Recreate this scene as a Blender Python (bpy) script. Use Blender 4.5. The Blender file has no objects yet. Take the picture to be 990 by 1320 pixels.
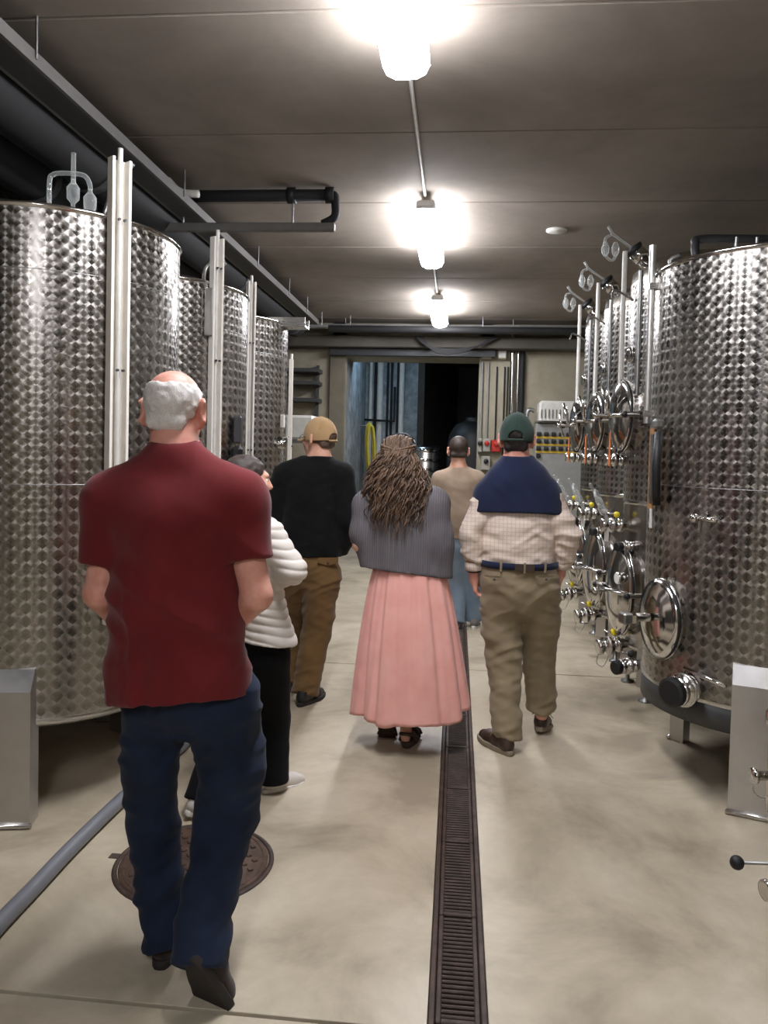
import bpy, math, random
import numpy as np
from mathutils import Vector, Matrix, Quaternion
R_ = math.radians
random.seed(7)
SC = bpy.context.scene
COL = SC.collection

# ---------------------------------------------------------------- camera
F, CX, CY, CAMH = 990.0, 495.0, 614.0, 1.58
def _n(v):
    v = np.array(v, float); return v / np.linalg.norm(v)
_Y = _n([(589 - CX) / F, (CY - 582) / F, -1.0])
_Z = _n(np.cross([1.0, -0.025, 0.0], _Y))
_X = np.cross(_Y, _Z)
RCAM = np.array([_X, _Y, _Z])            # camera -> world
cam_d = bpy.data.cameras.new('camera')
cam_d.sensor_fit = 'HORIZONTAL'
cam_d.sensor_width = 36.0
cam_d.lens = 36.0 * F / 990.0
cam_d.shift_y = -(660.0 - CY) / 990.0
cam_d.clip_start = 0.05
cam_d.clip_end = 100
cam = bpy.data.objects.new('camera', cam_d)
COL.objects.link(cam)
cam.matrix_world = Matrix(np.vstack([np.hstack([RCAM, [[0], [0], [CAMH]]]), [0, 0, 0, 1]]).tolist())
SC.camera = cam

def at(x, y, Y):
    """world point on the sight line of a picture point, at distance Y down the aisle"""
    r = RCAM @ np.array([(x - CX) / F, (CY - y) / F, -1.0])
    p = np.array([0, 0, CAMH]) + r * (Y / r[1])
    return Vector(p.tolist())
def atz(x, y, z=0.0):
    r = RCAM @ np.array([(x - CX) / F, (CY - y) / F, -1.0])
    return Vector((np.array([0, 0, CAMH]) + r * ((z - CAMH) / r[2])).tolist())

# ---------------------------------------------------------------- world, exposure
W = bpy.data.worlds.new('world'); SC.world = W; W.use_nodes = True
W.node_tree.nodes['Background'].inputs[0].default_value = (0.5, 0.52, 0.55, 1)
W.node_tree.nodes['Background'].inputs[1].default_value = 0.0
SC.view_settings.view_transform = 'Standard'
SC.view_settings.look = 'None'
SC.view_settings.gamma = 1.0
SC.view_settings.use_curve_mapping = False
SC.view_settings.exposure = 0.12
LAMP_POWER = 70.0        # emission strength of the ceiling battens

# ---------------------------------------------------------------- object helpers
def tag(o, label=None, cat=None, group=None, kind=None):
    if label: o['label'] = label
    if cat: o['category'] = cat
    if group: o['group'] = group
    if kind: o['kind'] = kind
    return o
def thing(name, label, cat, loc=(0, 0, 0), group=None, rz=0.0):
    o = bpy.data.objects.new(name, None); COL.objects.link(o)
    o.location = loc; o.rotation_euler = (0, 0, rz); o.empty_display_size = 0.1
    return tag(o, label, cat, group)
def copy_tree(o, parent=None):
    c = o.copy(); COL.objects.link(c); c.parent = parent
    for ch in list(o.children): copy_tree(ch, c)
    return c
def frame(axis, up=(0, 0, 1)):
    z = Vector(axis).normalized(); u = Vector(up)
    if abs(z.dot(u.normalized())) > 0.98: u = Vector((1, 0, 0)) if abs(z.x) < 0.9 else Vector((0, 1, 0))
    x = u.cross(z).normalized(); y = z.cross(x)
    return Matrix((x, y, z)).transposed()
class MB:
    def __init__(self): self.v = []; self.f = []; self.sm = []
    def add(self, vs, fs, smooth=False):
        b = len(self.v); self.v += [tuple(p) for p in vs]
        self.f += [tuple(i + b for i in f) for f in fs]; self.sm += [smooth] * len(fs); return self
    def box(self, c, s, rot=None, bev=0.0):
        c = Vector(c); hx, hy, hz = s[0] / 2, s[1] / 2, s[2] / 2
        if bev > 0:
            b = min(bev, hx * .9, hy * .9, hz * .9)
            vs = []; idx = {}
            for sx in (-1, 1):
                for sy in (-1, 1):
                    for sz in (-1, 1):
                        for k, (ax, ay, az) in enumerate(((0, b, b), (b, 0, b), (b, b, 0))):
                            idx[(sx, sy, sz, k)] = len(vs); vs.append(Vector((sx * (hx - ax), sy * (hy - ay), sz * (hz - az))))
            fs = []
            for s_ in (-1, 1):
                q = [(s_, -1, -1, 0), (s_, 1, -1, 0), (s_, 1, 1, 0), (s_, -1, 1, 0)]
                fs.append([idx[t] for t in (q if s_ > 0 else q[::-1])])
                q = [(-1, s_, -1, 1), (-1, s_, 1, 1), (1, s_, 1, 1), (1, s_, -1, 1)]
                fs.append([idx[t] for t in (q if s_ > 0 else q[::-1])])
                q = [(-1, -1, s_, 2), (1, -1, s_, 2), (1, 1, s_, 2), (-1, 1, s_, 2)]
                fs.append([idx[t] for t in (q if s_ > 0 else q[::-1])])
            for a in (-1, 1):
                for c_ in (-1, 1):
                    q = [idx[(a, c_, -1, 0)], idx[(a, c_, 1, 0)], idx[(a, c_, 1, 1)], idx[(a, c_, -1, 1)]]
                    fs.append(q if a * c_ < 0 else q[::-1])
                    q = [idx[(a, -1, c_, 0)], idx[(a, 1, c_, 0)], idx[(a, 1, c_, 2)], idx[(a, -1, c_, 2)]]
                    fs.append(q if a * c_ > 0 else q[::-1])
                    q = [idx[(-1, a, c_, 1)], idx[(1, a, c_, 1)], idx[(1, a, c_, 2)], idx[(-1, a, c_, 2)]]
                    fs.append(q if a * c_ < 0 else q[::-1])
                    for d in (-1, 1):
                        pass
            for sx in (-1, 1):
                for sy in (-1, 1):
                    for sz in (-1, 1):
                        q = [idx[(sx, sy, sz, 0)], idx[(sx, sy, sz, 1)], idx[(sx, sy, sz, 2)]]
                        fs.append(q if sx * sy * sz > 0 else q[::-1])
        else:
            vs = [Vector((x, y, z)) for x in (-hx, hx) for y in (-hy, hy) for z in (-hz, hz)]
            fs = [(0, 1, 3, 2), (4, 6, 7, 5), (0, 4, 5, 1), (2, 3, 7, 6), (0, 2, 6, 4), (1, 5, 7, 3)]
        if rot is not None: vs = [rot @ p for p in vs]
        return self.add([p + c for p in vs], fs)
    def lathe(self, prof, origin=(0, 0, 0), axis=(0, 0, 1), seg=24, up=(0, 0, 1), smooth=True, ex=1.0, ey=1.0):
        """prof: (radius, distance along axis); ex, ey squash the cross-section"""
        M = frame(axis, up); o = Vector(origin); vs = []; fs = []
        n = len(prof)
        for r, h in prof:
            for k in range(seg):
                a = 2 * math.pi * k / seg
                vs.append(o + M @ Vector((r * ex * math.cos(a), r * ey * math.sin(a), h)))
        for i in range(n - 1):
            for k in range(seg):
                k2 = (k + 1) % seg
                fs.append((i * seg + k, i * seg + k2, (i + 1) * seg + k2, (i + 1) * seg + k))
        self.add(vs, fs, smooth)
        if prof[0][0] > 1e-6: self.add(vs[:seg], [tuple(range(seg))[::-1]])
        if prof[-1][0] > 1e-6: self.add(vs[-seg:], [tuple(range(seg))])
        return self
    def cyl(self, a, b, r, r2=None, seg=12, smooth=True):
        a = Vector(a); b = Vector(b); d = b - a
        return self.lathe([(r, 0), (r if r2 is None else r2, d.length)], a, d, seg, smooth=smooth)
    def tube(self, pts, r, seg=8, closed=False, smooth=True):
        pts = [Vector(p) for p in pts]; n = len(pts); vs = []; fs = []
        rs = r if isinstance(r, (list, tuple)) else [r] * n
        up = None
        for i, p in enumerate(pts):
            if closed: t = (pts[(i + 1) % n] - pts[i - 1]).normalized()
            else: t = (pts[min(i + 1, n - 1)] - pts[max(i - 1, 0)]).normalized()
            if up is None:
                up = Vector((0, 0, 1)) if abs(t.z) < .9 else Vector((1, 0, 0))
            x = up.cross(t)
            if x.length < 1e-5: x = Vector((1, 0, 0)).cross(t)
            x.normalize(); y = t.cross(x).normalized(); up = y
            for k in range(seg):
                a = 2 * math.pi * k / seg
                vs.append(p + (x * math.cos(a) + y * math.sin(a)) * rs[i])
        for i in range(n if closed else n - 1):
            j = (i + 1) % n
            for k in range(seg):
                k2 = (k + 1) % seg
                fs.append((i * seg + k, i * seg + k2, j * seg + k2, j * seg + k))
        if not closed:
            fs.append(tuple(range(seg))[::-1]); fs.append(tuple((n - 1) * seg + k for k in range(seg)))
        return self.add(vs, fs, smooth)
    def ball(self, c, r, seg=12, rings=8, ex=(1, 1, 1), rot=None):
        prof = [(max(1e-7, r * math.sin(math.pi * i / rings)), -r * math.cos(math.pi * i / rings)) for i in range(rings + 1)]
        m = MB().lathe(prof, seg=seg)
        c = Vector(c); vs = [Vector((p[0] * ex[0], p[1] * ex[1], p[2] * ex[2])) for p in m.v]
        if rot is not None: vs = [rot @ p for p in vs]
        return self.add([p + c for p in vs], m.f, True)
    def prism(self, poly, axis_o, ux, uy, depth):
        """poly in (ux, uy), extruded along ux x uy by depth"""
        o = Vector(axis_o); ux = Vector(ux); uy = Vector(uy); w = ux.cross(uy).normalized() * depth
        n = len(poly); a = [o + ux * p[0] + uy * p[1] for p in poly]; b = [p + w for p in a]
        fs = [tuple(range(n))[::-1], tuple(n + i for i in range(n))]
        fs += [(i, (i + 1) % n, n + (i + 1) % n, n + i) for i in range(n)]
        return self.add(a + b, fs)
    def build(self, name, mat, parent=None, loc=None):
        me = bpy.data.meshes.new(name); me.from_pydata(self.v, [], self.f)
        me.polygons.foreach_set('use_smooth', self.sm); me.update()
        if mat: me.materials.append(mat)
        o = bpy.data.objects.new(name, me); COL.objects.link(o)
        if parent: o.parent = parent
        if loc is not None: o.location = loc
        return o
def inst(name, mesh, parent=None, loc=(0, 0, 0), rot=(0, 0, 0)):
    o = bpy.data.objects.new(name, mesh); COL.objects.link(o); o.location = loc; o.rotation_euler = rot
    if parent: o.parent = parent
    return o
def arc(c, r, a0, a1, n, ux=(1, 0, 0), uy=(0, 0, 1)):
    c = Vector(c); ux = Vector(ux); uy = Vector(uy)
    return [c + ux * (r * math.cos(a0 + (a1 - a0) * i / n)) + uy * (r * math.sin(a0 + (a1 - a0) * i / n)) for i in range(n + 1)]
def smooth_path(pts, n=6):
    """Catmull-Rom through the points"""
    P = [Vector(p) for p in pts]; out = []
    for i in range(len(P) - 1):
        p0 = P[max(i - 1, 0)]; p1 = P[i]; p2 = P[i + 1]; p3 = P[min(i + 2, len(P) - 1)]
        for k in range(n):
            t = k / n
            out.append(0.5 * ((2 * p1) + (p2 - p0) * t + (2 * p0 - 5 * p1 + 4 * p2 - p3) * t * t + (3 * p1 - p0 - 3 * p2 + p3) * t ** 3))
    out.append(P[-1]); return out

# ---------------------------------------------------------------- materials
def s2l(c):
    return tuple(((x / 255) / 12.92 if x / 255 <= .04045 else ((x / 255 + .055) / 1.055) ** 2.4) for x in c) + (1.0,)
class NT:
    def __init__(self, name):
        self.m = bpy.data.materials.new(name); self.m.use_nodes = True
        self.t = self.m.node_tree; self.b = self.t.nodes['Principled BSDF']
    def n(self, typ, **kw):
        nd = self.t.nodes.new(typ)
        for k, v in kw.items():
            if k.startswith('i_'):
                key = k[2:]; key = int(key) if key.isdigit() else key.replace('_', ' ')
                nd.inputs[key].default_value = v
            else: setattr(nd, k, v)
        return nd
    def l(self, a, b): self.t.links.new(a, b)
    def math(self, op, a, b=None, c=None):
        nd = self.n('ShaderNodeMath', operation=op)
        for i, x in enumerate((a, b, c)):
            if x is None: continue
            if isinstance(x, (int, float)): nd.inputs[i].default_value = x
            else: self.l(x, nd.inputs[i])
        return nd.outputs[0]
    def coord(self, scale=(1, 1, 1), gen='Object'):
        tc = self.n('ShaderNodeTexCoord'); mp = self.n('ShaderNodeMapping'); mp.inputs['Scale'].default_value = scale
        self.l(tc.outputs[gen], mp.inputs[0]); return mp.outputs[0]
    def noise(self, vec, scale, detail=4, rough=.55, dist=0.0):
        nd = self.n('ShaderNodeTexNoise'); nd.inputs['Scale'].default_value = scale; nd.inputs['Detail'].default_value = detail
        nd.inputs['Roughness'].default_value = rough; nd.inputs['Distortion'].default_value = dist
        self.l(vec, nd.inputs['Vector']); return nd.outputs['Fac']
    def ramp(self, fac, stops):
        nd = self.n('ShaderNodeValToRGB'); cr = nd.color_ramp
        while len(cr.elements) < len(stops): cr.elements.new(.5)
        for e, (p, c) in zip(cr.elements, stops): e.position = p; e.color = c
        self.l(fac, nd.inputs[0]); return nd.outputs[0]
    def mix(self, fac, a, b, blend='MIX'):
        nd = self.n('ShaderNodeMix', data_type='RGBA', blend_type=blend)
        if isinstance(fac, (int, float)): nd.inputs[0].default_value = fac
        else: self.l(fac, nd.inputs[0])
        for i, x in ((6, a), (7, b)):
            if isinstance(x, tuple): nd.inputs[i].default_value = x
            else: self.l(x, nd.inputs[i])
        return nd.outputs[2]
    def bump(self, h, strength=.3, dist=.01):
        nd = self.n('ShaderNodeBump'); nd.inputs['Strength'].default_value = strength; nd.inputs['Distance'].default_value = dist
        self.l(h, nd.inputs['Height']); self.l(nd.outputs[0], self.b.inputs['Normal'])
    def set(self, **kw):
        for k, v in kw.items():
            s = self.b.inputs[k.replace('_', ' ')]
            if hasattr(v, 'is_output') or isinstance(v, bpy.types.NodeSocket): self.l(v, s)
            else: s.default_value = v
        return self
def plain(name, rgb, rough=.5, metal=0.0, spec=None, var=0.08, scale=14.0, bump=0.0, coat=0.0):
    N_ = NT(name); c = s2l(rgb); v = N_.coord(); f = N_.noise(v, scale, 4)
    lo = tuple(x * (1 - var) for x in c[:3]) + (1,); hi = tuple(min(1, x * (1 + var)) for x in c[:3]) + (1,)
    N_.set(Base_Color=N_.ramp(f, [(.3, lo), (.7, hi)]), Roughness=rough, Metallic=metal)
    if spec is not None: N_.b.inputs['Specular IOR Level'].default_value = spec
    if coat: N_.b.inputs['Coat Weight'].default_value = coat
    if bump: N_.bump(N_.noise(v, scale * 6, 3), bump, .004)
    return N_.m
def concrete(name, c1, c2, c3, scale=1.2, rough=.75, spec=.4, bump=.15, world=True, ramp=(.28, .5, .72)):
    N_ = NT(name)
    if world:
        g = N_.n('ShaderNodeNewGeometry'); v = g.outputs['Position']
    else: v = N_.coord()
    a = N_.noise(v, scale, 8, .62, .4); b = N_.noise(v, scale * 9, 6, .6); c = N_.noise(v, scale * .35, 3)
    col = N_.ramp(a, [(ramp[0], s2l(c1)), (ramp[1], s2l(c2)), (ramp[2], s2l(c3))])
    col = N_.mix(N_.math('MULTIPLY', b, .35), col, s2l(c1)); col = N_.mix(N_.math('MULTIPLY', c, .3), col, s2l(c3))
    N_.set(Base_Color=col, Roughness=N_.ramp(a, [(.3, (rough + .08,) * 3 + (1,)), (.75, (rough - .1,) * 3 + (1,))]))
    N_.b.inputs['Specular IOR Level'].default_value = spec
    N_.bump(b, bump, .006)
    return N_.m
def fabric(name, rgb, rgb2=None, rough=.92, weave=900.0, bump=.25, sheen=.15, dist=.0008):
    N_ = NT(name); v = N_.coord(); f = N_.noise(v, 7, 5)
    c = s2l(rgb); d = s2l(rgb2) if rgb2 else tuple(x * .8 for x in c[:3]) + (1,)
    N_.set(Base_Color=N_.ramp(f, [(.3, d), (.7, c)]), Roughness=rough)
    N_.b.inputs['Specular IOR Level'].default_value = .2
    N_.b.inputs['Sheen Weight'].default_value = sheen; N_.b.inputs['Sheen Roughness'].default_value = .5
    N_.bump(N_.noise(v, weave, 2), bump, dist)
    return N_.m
def steel(name, rgb=(196, 194, 190), rough=.25, aniso=0.0, streak=(2, 2, 120), var=.06):
    N_ = NT(name); v = N_.coord(streak); f = N_.noise(v, 3, 4); c = s2l(rgb)
    lo = tuple(x * (1 - var) for x in c[:3]) + (1,); hi = tuple(min(1, x * (1 + var)) for x in c[:3]) + (1,)
    N_.set(Base_Color=N_.ramp(f, [(.3, lo), (.7, hi)]), Metallic=1.0, Roughness=N_.ramp(f, [(.2, (rough * .8,) * 3 + (1,)), (.8, (rough * 1.25,) * 3 + (1,))]))
    N_.b.inputs['Anisotropic'].default_value = aniso
    return N_.m
def pearl(name, radius, pu=.060, pv=.054, rgb=(186, 181, 174), rough=.36, aniso=.7):
    """circle-polished steel: every polishing spot carries its own ring-shaped grain"""
    N_ = NT(name); tc = N_.n('ShaderNodeTexCoord'); sp = N_.n('ShaderNodeSeparateXYZ'); N_.l(tc.outputs['Object'], sp.inputs[0])
    th = N_.math('ARCTAN2', sp.outputs[1], sp.outputs[0])
    wob = N_.noise(tc.outputs['Object'], 9, 2)
    k = round(2 * math.pi * radius / pu); u = N_.math('MULTIPLY', th, k / (2 * math.pi)); v = N_.math('MULTIPLY', sp.outputs[2], 1 / pv)
    a = N_.math('ADD', u, v); b = N_.math('SUBTRACT', v, u)      # 45 degree lattice, one spot per unit diagonal
    fa = N_.math('SUBTRACT', N_.math('FRACT', a), .5); fb = N_.math('SUBTRACT', N_.math('FRACT', b), .5)
    du = N_.math('MULTIPLY', N_.math('SUBTRACT', fa, fb), .5 * pu)
    dv = N_.math('ADD', N_.math('MULTIPLY', N_.math('ADD', fa, fb), .5 * pv), .004)
    ca = N_.n('ShaderNodeCombineXYZ'); N_.l(N_.math('FLOOR', a), ca.inputs[0]); N_.l(N_.math('FLOOR', b), ca.inputs[1])
    wn = N_.n('ShaderNodeTexWhiteNoise', noise_dimensions='3D'); N_.l(ca.outputs[0], wn.inputs['Vector'])
    ndv = N_.math('MULTIPLY', dv, -1)
    ct = N_.n('ShaderNodeCombineXYZ')
    N_.l(N_.math('MULTIPLY', ndv, N_.math('MULTIPLY', N_.math('SINE', th), -1)), ct.inputs[0])
    N_.l(N_.math('MULTIPLY', ndv, N_.math('COSINE', th)), ct.inputs[1]); N_.l(du, ct.inputs[2])
    nr = N_.n('ShaderNodeVectorMath', operation='NORMALIZE'); N_.l(ct.outputs[0], nr.inputs[0])
    dist = N_.math('SQRT', N_.math('ADD', N_.math('MULTIPLY', du, du), N_.math('MULTIPLY', dv, dv)))
    mr = N_.n('ShaderNodeMapRange', interpolation_type='SMOOTHSTEP'); N_.l(dist, mr.inputs[0]); mr.inputs[1].default_value = pv * .10; mr.inputs[2].default_value = pv * .48
    par = N_.math('MULTIPLY', N_.math('FRACT', N_.math('MULTIPLY', N_.math('ADD', N_.math('FLOOR', a), N_.math('FLOOR', b)), .5)), 2)
    edge = N_.math('ADD', N_.math('MULTIPLY', mr.outputs[0], .45), N_.math('MULTIPLY', par, .55)); c = s2l(rgb)
    hi = N_.mix(wn.outputs['Value'], tuple(x * .86 for x in c[:3]) + (1,), c); lo = tuple(x * .50 for x in c[:3]) + (1,)
    N_.set(Metallic=1.0, Tangent=nr.outputs[0], Anisotropic=aniso, Base_Color=N_.mix(edge, lo, hi))
    N_.set(Roughness=N_.math('ADD', rough - .16, N_.math('ADD', N_.math('MULTIPLY', wn.outputs['Value'], .05), N_.math('MULTIPLY', edge, .16))))
    return N_.m
def glassy(name, rgb=(225, 230, 228), rough=.04, ior=1.5):
    N_ = NT(name); v = N_.coord(); f = N_.noise(v, 30, 2); lw = N_.n('ShaderNodeLayerWeight'); lw.inputs[0].default_value = .45
    N_.set(Base_Color=s2l(rgb), Roughness=N_.math('MULTIPLY', f, rough * 2), IOR=ior, Alpha=N_.math('ADD', N_.math('MULTIPLY', lw.outputs['Facing'], .6), .10))
    return N_.m
def emit(name, rgb, strength):
    N_ = NT(name); N_.set(Base_Color=s2l((240, 240, 240)), Emission_Color=s2l(rgb), Emission_Strength=strength); return N_.m
# ================================================================ the room
M_floor = concrete('floor_concrete', (140, 128, 108), (184, 172, 148), (212, 201, 179), 1.5, .40, .5, .06, ramp=(.36, .5, .66))
M_ceil = concrete('ceiling_concrete', (104, 96, 87), (132, 123, 113), (148, 139, 129), .9, .85, .2, .2)
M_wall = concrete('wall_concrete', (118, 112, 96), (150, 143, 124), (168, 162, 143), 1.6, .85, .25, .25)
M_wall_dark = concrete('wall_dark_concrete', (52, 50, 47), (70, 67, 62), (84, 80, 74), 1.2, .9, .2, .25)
M_wall_blue = concrete('annex_plaster', (66, 72, 76), (132, 140, 142), (176, 182, 184), 5.0, .8, .25, .4)
M_joint = plain('joint_dark', (24, 22, 20), .95)
M_steel = steel('brushed_steel', (198, 196, 192), .28)
M_polish = steel('polished_steel', (205, 203, 200), .12, streak=(6, 6, 6))
M_galv = steel('galvanised_steel', (150, 150, 148), .42, streak=(5, 5, 5), var=.12)
M_alu = steel('aluminium_profile', (214, 212, 208), .36, streak=(60, 60, 2))
M_black = plain('black_rubber', (22, 22, 23), .55)
M_blackpipe = plain('black_pipe', (20, 20, 21), .75)
M_darkgrey = plain('dark_grey_paint', (60, 60, 60), .5)
M_greypipe = plain('grey_pipe', (128, 128, 126), .45)
M_whitepipe = plain('white_conduit', (205, 203, 196), .5)
M_iron = concrete('cast_iron', (42, 33, 28), (62, 48, 40), (84, 64, 52), 14, .6, .5, .4)
M_rust = concrete('rusty_iron', (52, 40, 33), (82, 62, 50), (104, 80, 64), 18, .7, .4, .5)
M_glass = glassy('clear_glass')
XL, XR, YN, YB, ZC = -3.0, 2.75, -3.0, 11.1, 3.4

def struct(name, mb, mat, parent=None):
    o = mb.build(name, mat, parent)
    if parent is None: o['kind'] = 'structure'
    return o
# floor: base slab, cast fields with sawn joints as pieces
DX0, DX1 = -0.016, 0.110
floor = struct('floor', MB().box(((XL + XR) / 2, (YN + 16) / 2, -.16), (XR - XL + 1.2, 16 - YN, .2)), M_joint)
jy = [YN, 2.042, 5.554, 9.05, 12.5, 16]
for i in range(len(jy) - 1):
    y0, y1 = jy[i] + .007, jy[i + 1] - .007
    for x0, x1 in ((XL - .6, DX0 - .022), (DX1 + .022, XR + .6)):
        struct('floor_slab', MB().box(((x0 + x1) / 2, (y0 + y1) / 2, -.03), (x1 - x0, y1 - y0, .06), bev=.0015), M_floor, floor)
struct('floor_slab', MB().box((.047, (9.05 + 16) / 2, -.03), (.17, 6.95, .06)), M_floor, floor)
# ceiling: precast planks 1.24 m wide
ceil = struct('ceiling', MB().box(((XL + XR) / 2, (YN + 11.5) / 2, ZC + .14), (XR - XL + .4, 11.5 - YN, .16)), M_joint)
y = 3.22 - 1.24 * 5
while y < YB:
    y1 = y + 1.24
    struct('ceiling_plank', MB().box(((XL + XR) / 2, (y + y1) / 2, ZC + .04), (XR - XL + .3, 1.232, .08), bev=.008), M_ceil, ceil)
    y = y1
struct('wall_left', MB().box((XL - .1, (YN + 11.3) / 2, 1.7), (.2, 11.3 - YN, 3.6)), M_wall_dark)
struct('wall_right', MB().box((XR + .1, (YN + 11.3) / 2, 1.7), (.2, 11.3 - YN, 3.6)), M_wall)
struct('wall_front', MB().box(((XL + XR) / 2, YN - .1, 1.7), (XR - XL + .4, .2, 3.6)), M_wall)
# back wall round the opening
PX0, PX1, PZ = -1.64, .285, 2.93
wb = MB()
wb.box(((XL + PX0) / 2 - .1, YB + .15, 1.7), (PX0 - XL + .2, .3, 3.6))
wb.box(((XR + PX1) / 2 + .1, YB + .15, 1.7), (XR - PX1 + .2, .3, 3.6))
wb.box(((PX0 + PX1) / 2, YB + .4, (PZ + 3.5) / 2), (PX1 - PX0 + .4, .8, 3.5 - PZ))
struct('wall_back', wb, M_wall)
struct('trim_1', MB().box((-1.755, YB - .03, 1.46), (.23, .06, 2.94), bev=.01), concrete('pilaster_concrete', (84, 79, 68), (104, 98, 84), (118, 112, 96), 2, .85))
tag(MB().box((-.2, YB - .17, 3.10), (5.1, .3, .16), bev=.01).build('ceiling_beam', concrete('beam_concrete', (58, 55, 49), (74, 70, 62), (88, 84, 75), 1.5, .85)), 'grey concrete beam running across above the dark opening', 'beam')
tag(MB().box((-.68, YB - .10, 2.965), (2.35, .16, .09)).build('steel_lintel', plain('lintel_paint', (42, 44, 46), .5)), 'dark painted steel lintel over the opening in the back wall', 'lintel')
# annex behind the opening
struct('wall_annex_left', MB().box((PX0 - .1, 12.5, 1.7), (.2, 2.6, 3.6)), M_wall_blue)
struct('wall_annex_back', MB().box((-1.17, 13.75, 1.7), (1.14, .3, 3.6)), M_wall_blue)
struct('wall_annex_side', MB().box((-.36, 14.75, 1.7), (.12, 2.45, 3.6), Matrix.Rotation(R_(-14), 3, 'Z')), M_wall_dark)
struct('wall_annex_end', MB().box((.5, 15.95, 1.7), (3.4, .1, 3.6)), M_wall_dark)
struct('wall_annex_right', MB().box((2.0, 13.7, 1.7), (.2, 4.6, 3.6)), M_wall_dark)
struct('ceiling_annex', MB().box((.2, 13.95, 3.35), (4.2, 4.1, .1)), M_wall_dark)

# ---------------------------------------------------------------- floor drain
dr = thing('floor_drain', 'long narrow rusty slotted drain running down the middle of the floor', 'drain', (0, 0, 0))
ya, yb = -.6, 8.96
for x in (DX0 - .011, DX1 + .011):
    MB().box((x, (ya + yb) / 2, -.012), (.018, yb - ya, .03), bev=.003).build('frame_rail', M_iron, dr)
MB().box(((DX0 + DX1) / 2, (ya + yb) / 2, -.055), (DX1 - DX0, yb - ya, .006)).build('channel', M_black, dr)
gl = .5; pitch = .0205
side = MB().box((0, 0, -.012), (.016, gl - .006, .022), bev=.003).build('edge_bar', M_iron); side_me = side.data; bpy.data.objects.remove(side)
bar = MB().box((0, 0, -.012), (DX1 - DX0 - .028, .0105, .02), bev=.003).build('bar', M_iron); bar_me = bar.data; bpy.data.objects.remove(bar)
g0 = 2.58 - 7 * gl; nb = 0
for i in range(20):
    yc = g0 + i * gl + gl / 2
    if yc > 8.8 or yc < -.3: continue
    g = MB().box(((DX0 + DX1) / 2, yc - gl / 2 + .012, -.012), (DX1 - DX0 - .028, .018, .022), bev=.003).build('grate', M_iron, dr)
    for x in (DX0 + .008, DX1 - .008): inst('edge_bar', side_me, g, (x, yc, 0))
    if yc > 1.5 and yc < 7.2:
        for k in range(1, int(gl / pitch)):
            inst('bar', bar_me, g, ((DX0 + DX1) / 2, yc - gl / 2 + .012 + k * pitch, 0)); nb += 1
# ---------------------------------------------------------------- manhole cover
mc = thing('manhole_cover', 'round rusty cast iron manhole cover with waffle relief under the red-shirted man', 'manhole cover', (-.945, 2.78, 0))
MB().lathe([(.279, -.03), (.279, .006), (.291, .006), (.298, .002), (.298, -.03)], seg=56).build('rim', M_iron, mc)
MB().lathe([(.274, -.02), (.276, .004), (.266, .007), (.0001, .007)], seg=56).build('plate', M_rust, mc)
stud = MB().box((0, 0, .0095), (.021, .021, .007), bev=.003).build('stud', M_rust); stud_me = stud.data; bpy.data.objects.remove(stud)
for i in range(-8, 9):
    for j in range(-8, 9):
        x, yy = i * .032, j * .032
        if math.hypot(x, yy) < .243 and (i + j) % 2 == 0: inst('stud', stud_me, mc, (x, yy, 0), (0, 0, .6))
MB().lathe([(.254, .006), (.256, .010), (.261, .010), (.263, .006)], seg=56).build('relief_ring', M_rust, mc)
MB().box((-.31, .0, -.002), (.05, .035, .012), bev=.004).build('lug', M_iron, mc)
# ---------------------------------------------------------------- grey hose on the floor
hp = [atz(-60, 1260, .03), atz(0, 1190, .03), atz(45, 1143, .03), atz(95, 1090, .03), atz(155, 1032, .03), atz(200, 992, .03), atz(245, 950, .03), Vector((-1.41, 4.3, .03)), Vector((-1.43, 4.8, .03)), Vector((-1.46, 5.5, .03))]
M_hose = plain('grey_hose_rubber', (118, 120, 126), .42, var=.05)
tag(MB().tube(smooth_path(hp, 8), .029, 14).build('hose', M_hose), 'thick grey hose lying across the floor beside the left tanks', 'hose')
# ================================================================ ceiling battens
M_lamp = emit('lamp_diffuser', (246, 247, 255), LAMP_POWER)
M_lampbody = plain('lamp_housing', (215, 215, 212), .5)
names = ['big glowing ceiling batten light nearest, at the top of the picture', 'glowing ceiling batten light in the middle of the row', 'smallest glowing ceiling batten light, far end by the back wall', 'ceiling batten light behind the viewer, next in the row']
LY = [2.72, 6.25, 9.55, -1.45]
for i, yy in enumerate(LY):
    t = thing('ceiling_light', names[i], 'ceiling light', (-.27, yy, ZC), 'row of ceiling battens')
    MB().box((0, 0, -.07), (.13, 1.50, .05), bev=.01).build('housing', M_lampbody, t)
    m = MB(); prof = [(-.095, -.095), (-.105, -.125), (-.085, -.165), (-.045, -.185), (.045, -.185), (.085, -.165), (.105, -.125), (.095, -.095)]
    m.prism(prof, (0, .72, 0), (1, 0, 0), (0, 0, 1), 1.44); m.build('diffuser', M_lamp, t)
    for e in (-1, 1): MB().box((0, e * .735, -.085), (.14, .02, .05), bev=.008).build('end_cap', M_lampbody, t)
    for e in (-.5, .5): MB().cyl((0, e, -.05), (0, e, 0), .012).build('bracket', M_galv, t)
for k, (a, b) in enumerate(((3.48, 5.49), (7.01, 8.79), (10.31, 11.0), (-.68, 1.95))):
    tag(MB().cyl((-.275, a, ZC - .02), (-.275, b, ZC - .02), .011, seg=10).build('conduit', M_whitepipe), ['thin white ceiling conduit between the nearest and middle lights', 'thin white ceiling conduit between middle and farthest lights', 'short ceiling conduit behind the farthest light', 'thin white ceiling conduit leading to the light behind the viewer'][k], 'conduit', 'ceiling conduit runs')
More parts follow.
